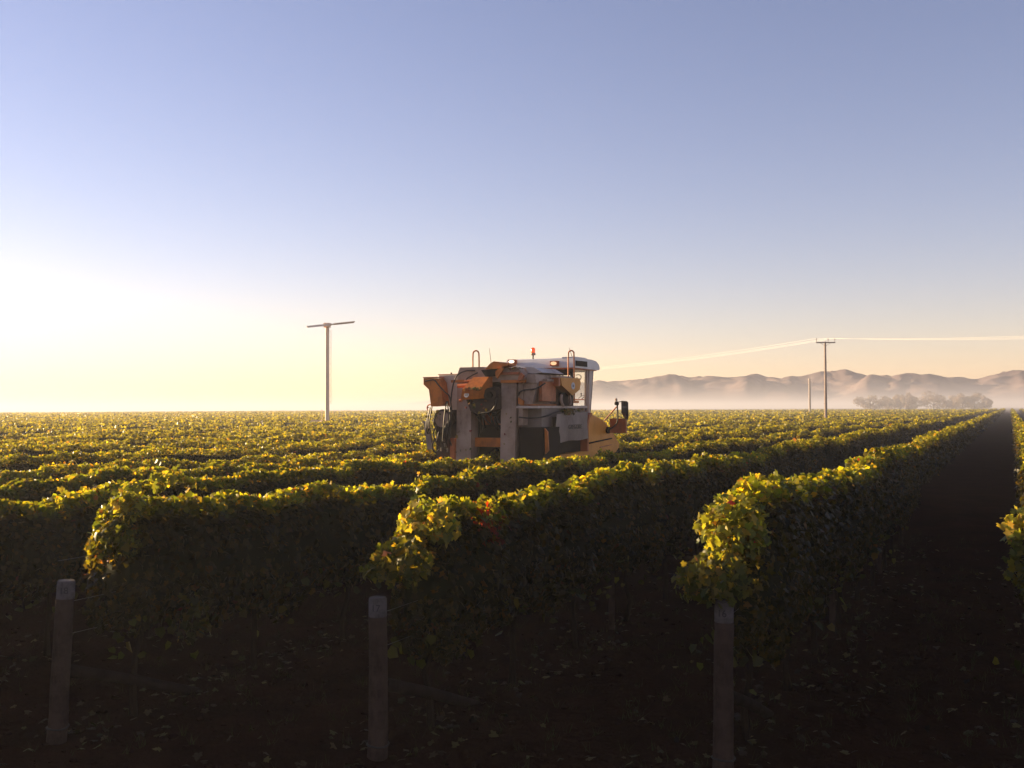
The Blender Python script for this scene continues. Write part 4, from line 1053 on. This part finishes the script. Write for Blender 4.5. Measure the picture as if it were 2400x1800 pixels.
# ------------------------------------------------------------------ end posts
nums = {2: '16', 3: '17', 4: '18'}
hts = {2: 1.42, 3: 1.40, 4: 1.47}
lean = {2: (0.02, 0.0), 3: (0.0, 0.01), 4: (0.07, 0.02)}
for base, i in END_POSTS:
    x, y = float(base[0]), float(base[1])
    P = empty('end_post', (x, y, 0)); H_ = hts[i]; lx_, ly_ = lean[i]
    tag(P, {2: 'end post below the bright leafy row end, its painted number 16 half hidden by leaves', 3: 'middle end post, white top numbered 17, its strut showing to the side',
            4: 'leaning end post standing clear of the leaves, flaking white top numbered 18'}[i], 'post', 'numbered end posts')
    bm = bmesh.new(); g = np.random.default_rng(60 + i)
    zs = [-0.1, 0.0, 0.2, 0.5, 0.8, 1.05, H_ - 0.17]
    add_tube(bm, [(lx_ * z / H_ + g.normal(0, 0.003), ly_ * z / H_ + g.normal(0, 0.003), z) for z in zs], [0.090, 0.089, 0.086, 0.084, 0.082, 0.081, 0.080], 22)
    finish(bm, 'shaft', M['post'], P, angle=50)
    z1, z2 = H_ - 0.17, H_
    bm = bmesh.new(); add_tube(bm, [(lx_ * z / H_, ly_ * z / H_, z) for z in (z1 + 0.0005, z2 - 0.014, z2 - 0.002)], [0.0805, 0.0795, 0.070], 22)
    pt = finish(bm, 'painted_top', M['white_paint'], P, angle=50)
    # stencilled number wrapped on the side facing the headland
    me = text_mesh(nums[i], 0.085, 0.001)
    ang0 = math.atan2(-y, -x) - 0.25; zc = (z1 + z2) / 2 - 0.005; rad_ = 0.0815
    for v in me.vertices:
        a_ = ang0 + v.co.x / rad_; rr_ = rad_ + v.co.z
        v.co = Vector((lx_ * zc / H_ + rr_ * math.cos(a_), ly_ * zc / H_ + rr_ * math.sin(a_), zc + v.co.y))
    link('stencilled_number', me, pt, M['ink'])
    # timber strut that braces the post against the pull of the wires
    dx, dy = DV[0] * 1.75, DV[1] * 1.75
    bm = bmesh.new(); add_tube(bm, [(DV[0] * 0.09, DV[1] * 0.09, 0.62), (dx * 0.5 + 0.01, dy * 0.5, 0.34), (dx, dy, 0.0), (dx * 1.04, dy * 1.04, -0.03)], [0.058, 0.055, 0.052, 0.052], 12)
    finish(bm, 'strut', M['strut'], P)
    for zw in (0.12,):
        bm = bmesh.new(); add_tube(bm, [(lx_ * zw / H_ + 0.094 * math.cos(q), ly_ * zw / H_ + 0.094 * math.sin(q), zw + 0.006 * math.sin(q * 2)) for q in np.linspace(0, 2 * math.pi, 25)], 0.005 if zw > 0.5 else 0.009, 5)
        finish(bm, 'wire_loop', M['ink'] if zw < 0.5 else M['wire'], P)

# ------------------------------------------------------------------ fallen leaves and weeds on the headland
LV = Leaves(); g = np.random.default_rng(77)
n = 2600
y_ = 3.5 + 20 * g.uniform(0, 1, n) ** 1.4; x_ = (g.uniform(-0.62, 0.62, n)) * y_ + g.normal(0, 0.3, n)
near_o = np.array([-0.48, 2.2, 5.0, 7.95, 10.8])            # most of the leaves lie along the rows
pick = g.uniform(0, 1, n) < 0.68
o_ = near_o[g.integers(0, 5, n)] + g.normal(0, 0.42, n); t_ = 6.5 + 16 * g.uniform(0, 1, n) ** 1.3
x_ = np.where(pick, o_ * PV[0] + t_ * DV[0], x_); y_ = np.where(pick, o_ * PV[1] + t_ * DV[1], y_)
z_ = ground_height(x_, y_) + 0.025
cc = np.array([[0.16, 0.11, 0.05], [0.11, 0.065, 0.03], [0.22, 0.17, 0.05], [0.06, 0.035, 0.02], [0.12, 0.12, 0.03]])
LV.add(np.stack([x_, y_, z_], -1), np.array([0, 0, 1.0]) + g.normal(0, 0.35, (n, 3)), g.uniform(0.04, 0.095, n), 0, cc[g.integers(0, 5, n)] * g.uniform(0.08, 0.42, (n, 1)), g)
fl = LV.build('fallen_leaves', None, M['litter']); tag(fl, 'dry fallen vine leaves scattered on the dark soil', 'leaves', kind='stuff')
V, F, n0 = [], [], 0
for q_ in range(1500):
    y = 4 + 12 * g.uniform() ** 1.2; x = g.uniform(-0.6, 0.6) * y
    if q_ > 600:
        oo = (-0.48, 2.2, 5.0, 7.95)[q_ % 4] + g.normal(0, 0.3) + (1.35 if q_ % 3 == 0 else 0); tq = 8 + 18 * g.uniform() ** 1.2
        x, y = oo * PV[0] + tq * DV[0], oo * PV[1] + tq * DV[1]
    for b_ in range(int(g.integers(4, 9))):
        bx0, by0 = x + g.normal(0, 0.03), y + g.normal(0, 0.03); h = g.uniform(0.03, 0.13); a = g.uniform(0, 6.28); w = 0.004
        lx, ly = g.normal(0, 0.05), g.normal(0, 0.05); z = float(ground_height(np.array(bx0), np.array(by0))) - 0.005
        V += [(bx0 - w * math.cos(a), by0 - w * math.sin(a), z), (bx0 + w * math.cos(a), by0 + w * math.sin(a), z), (bx0 + lx, by0 + ly, z + h)]
        F.append((n0, n0 + 1, n0 + 2)); n0 += 3
M['weed'] = paint('weed_blade', (0.03, 0.036, 0.01), rough=0.8, dirt=0.2, spec=0.1)
gw = link('weeds', tri_mesh('weeds', V, F), None, M['weed']); tag(gw, 'sparse short weeds growing on the dark headland soil', 'weeds', kind='stuff')


# clods of turned soil
ico = bmesh.new(); bmesh.ops.create_icosphere(ico, subdivisions=1, radius=1.0)
iv = np.array([v.co[:] for v in ico.verts]); iface = np.array([[v.index for v in f.verts] for f in ico.faces]); ico.free()
g = np.random.default_rng(88); nc = 2600
yc = 3.4 + 16 * g.uniform(0, 1, nc) ** 1.5; xc = g.uniform(-0.62, 0.62, nc) * yc; rc = 0.012 + 0.035 * g.uniform(0, 1, nc) ** 3
Vc = (iv[None] * g.uniform(0.6, 1.3, (nc, len(iv), 1)) * np.array([1, 1, 0.65]) * rc[:, None, None]) + np.stack([xc, yc, ground_height(xc, yc) + rc * 0.2], -1)[:, None, :]
Fc = (iface[None] + (np.arange(nc) * len(iv))[:, None, None]).reshape(-1, 3)
M['clod'] = paint('soil_clod', (0.026, 0.0125, 0.009), rough=1.0, dirt=0.6, dirt_col=(0.012, 0.006, 0.004), scale=5, spec=0.0)
cl_ = link('soil_clods', tri_mesh('soil_clods', Vc.reshape(-1, 3), Fc), None, M['clod']); tag(cl_, 'loose clods lying on the dark headland soil', 'soil', kind='stuff')

# ------------------------------------------------------------------ haze
bm = bmesh.new()
add_box(bm, -4400, 4400, -4400, 4400, -1.6, 17.0)
hz = finish(bm, 'haze', None, smooth=False)
hm = bpy.data.materials.new('ground_mist'); hm.use_nodes = True
hn = hm.node_tree.nodes; hl = hm.node_tree.links
hn.remove(hn['Principled BSDF'])
pv = hn.new('ShaderNodeVolumePrincipled')
pv.inputs['Color'].default_value = (0.70, 0.72, 0.80, 1)
pv.inputs['Density'].default_value = 0.00095
pv.inputs['Anisotropy'].default_value = 0.28
hl.new(pv.outputs[0], hn['Material Output'].inputs['Volume'])
hz.data.materials.clear(); hz.data.materials.append(hm)
tag(hz, 'thin low morning mist over the vineyard', kind='stuff')
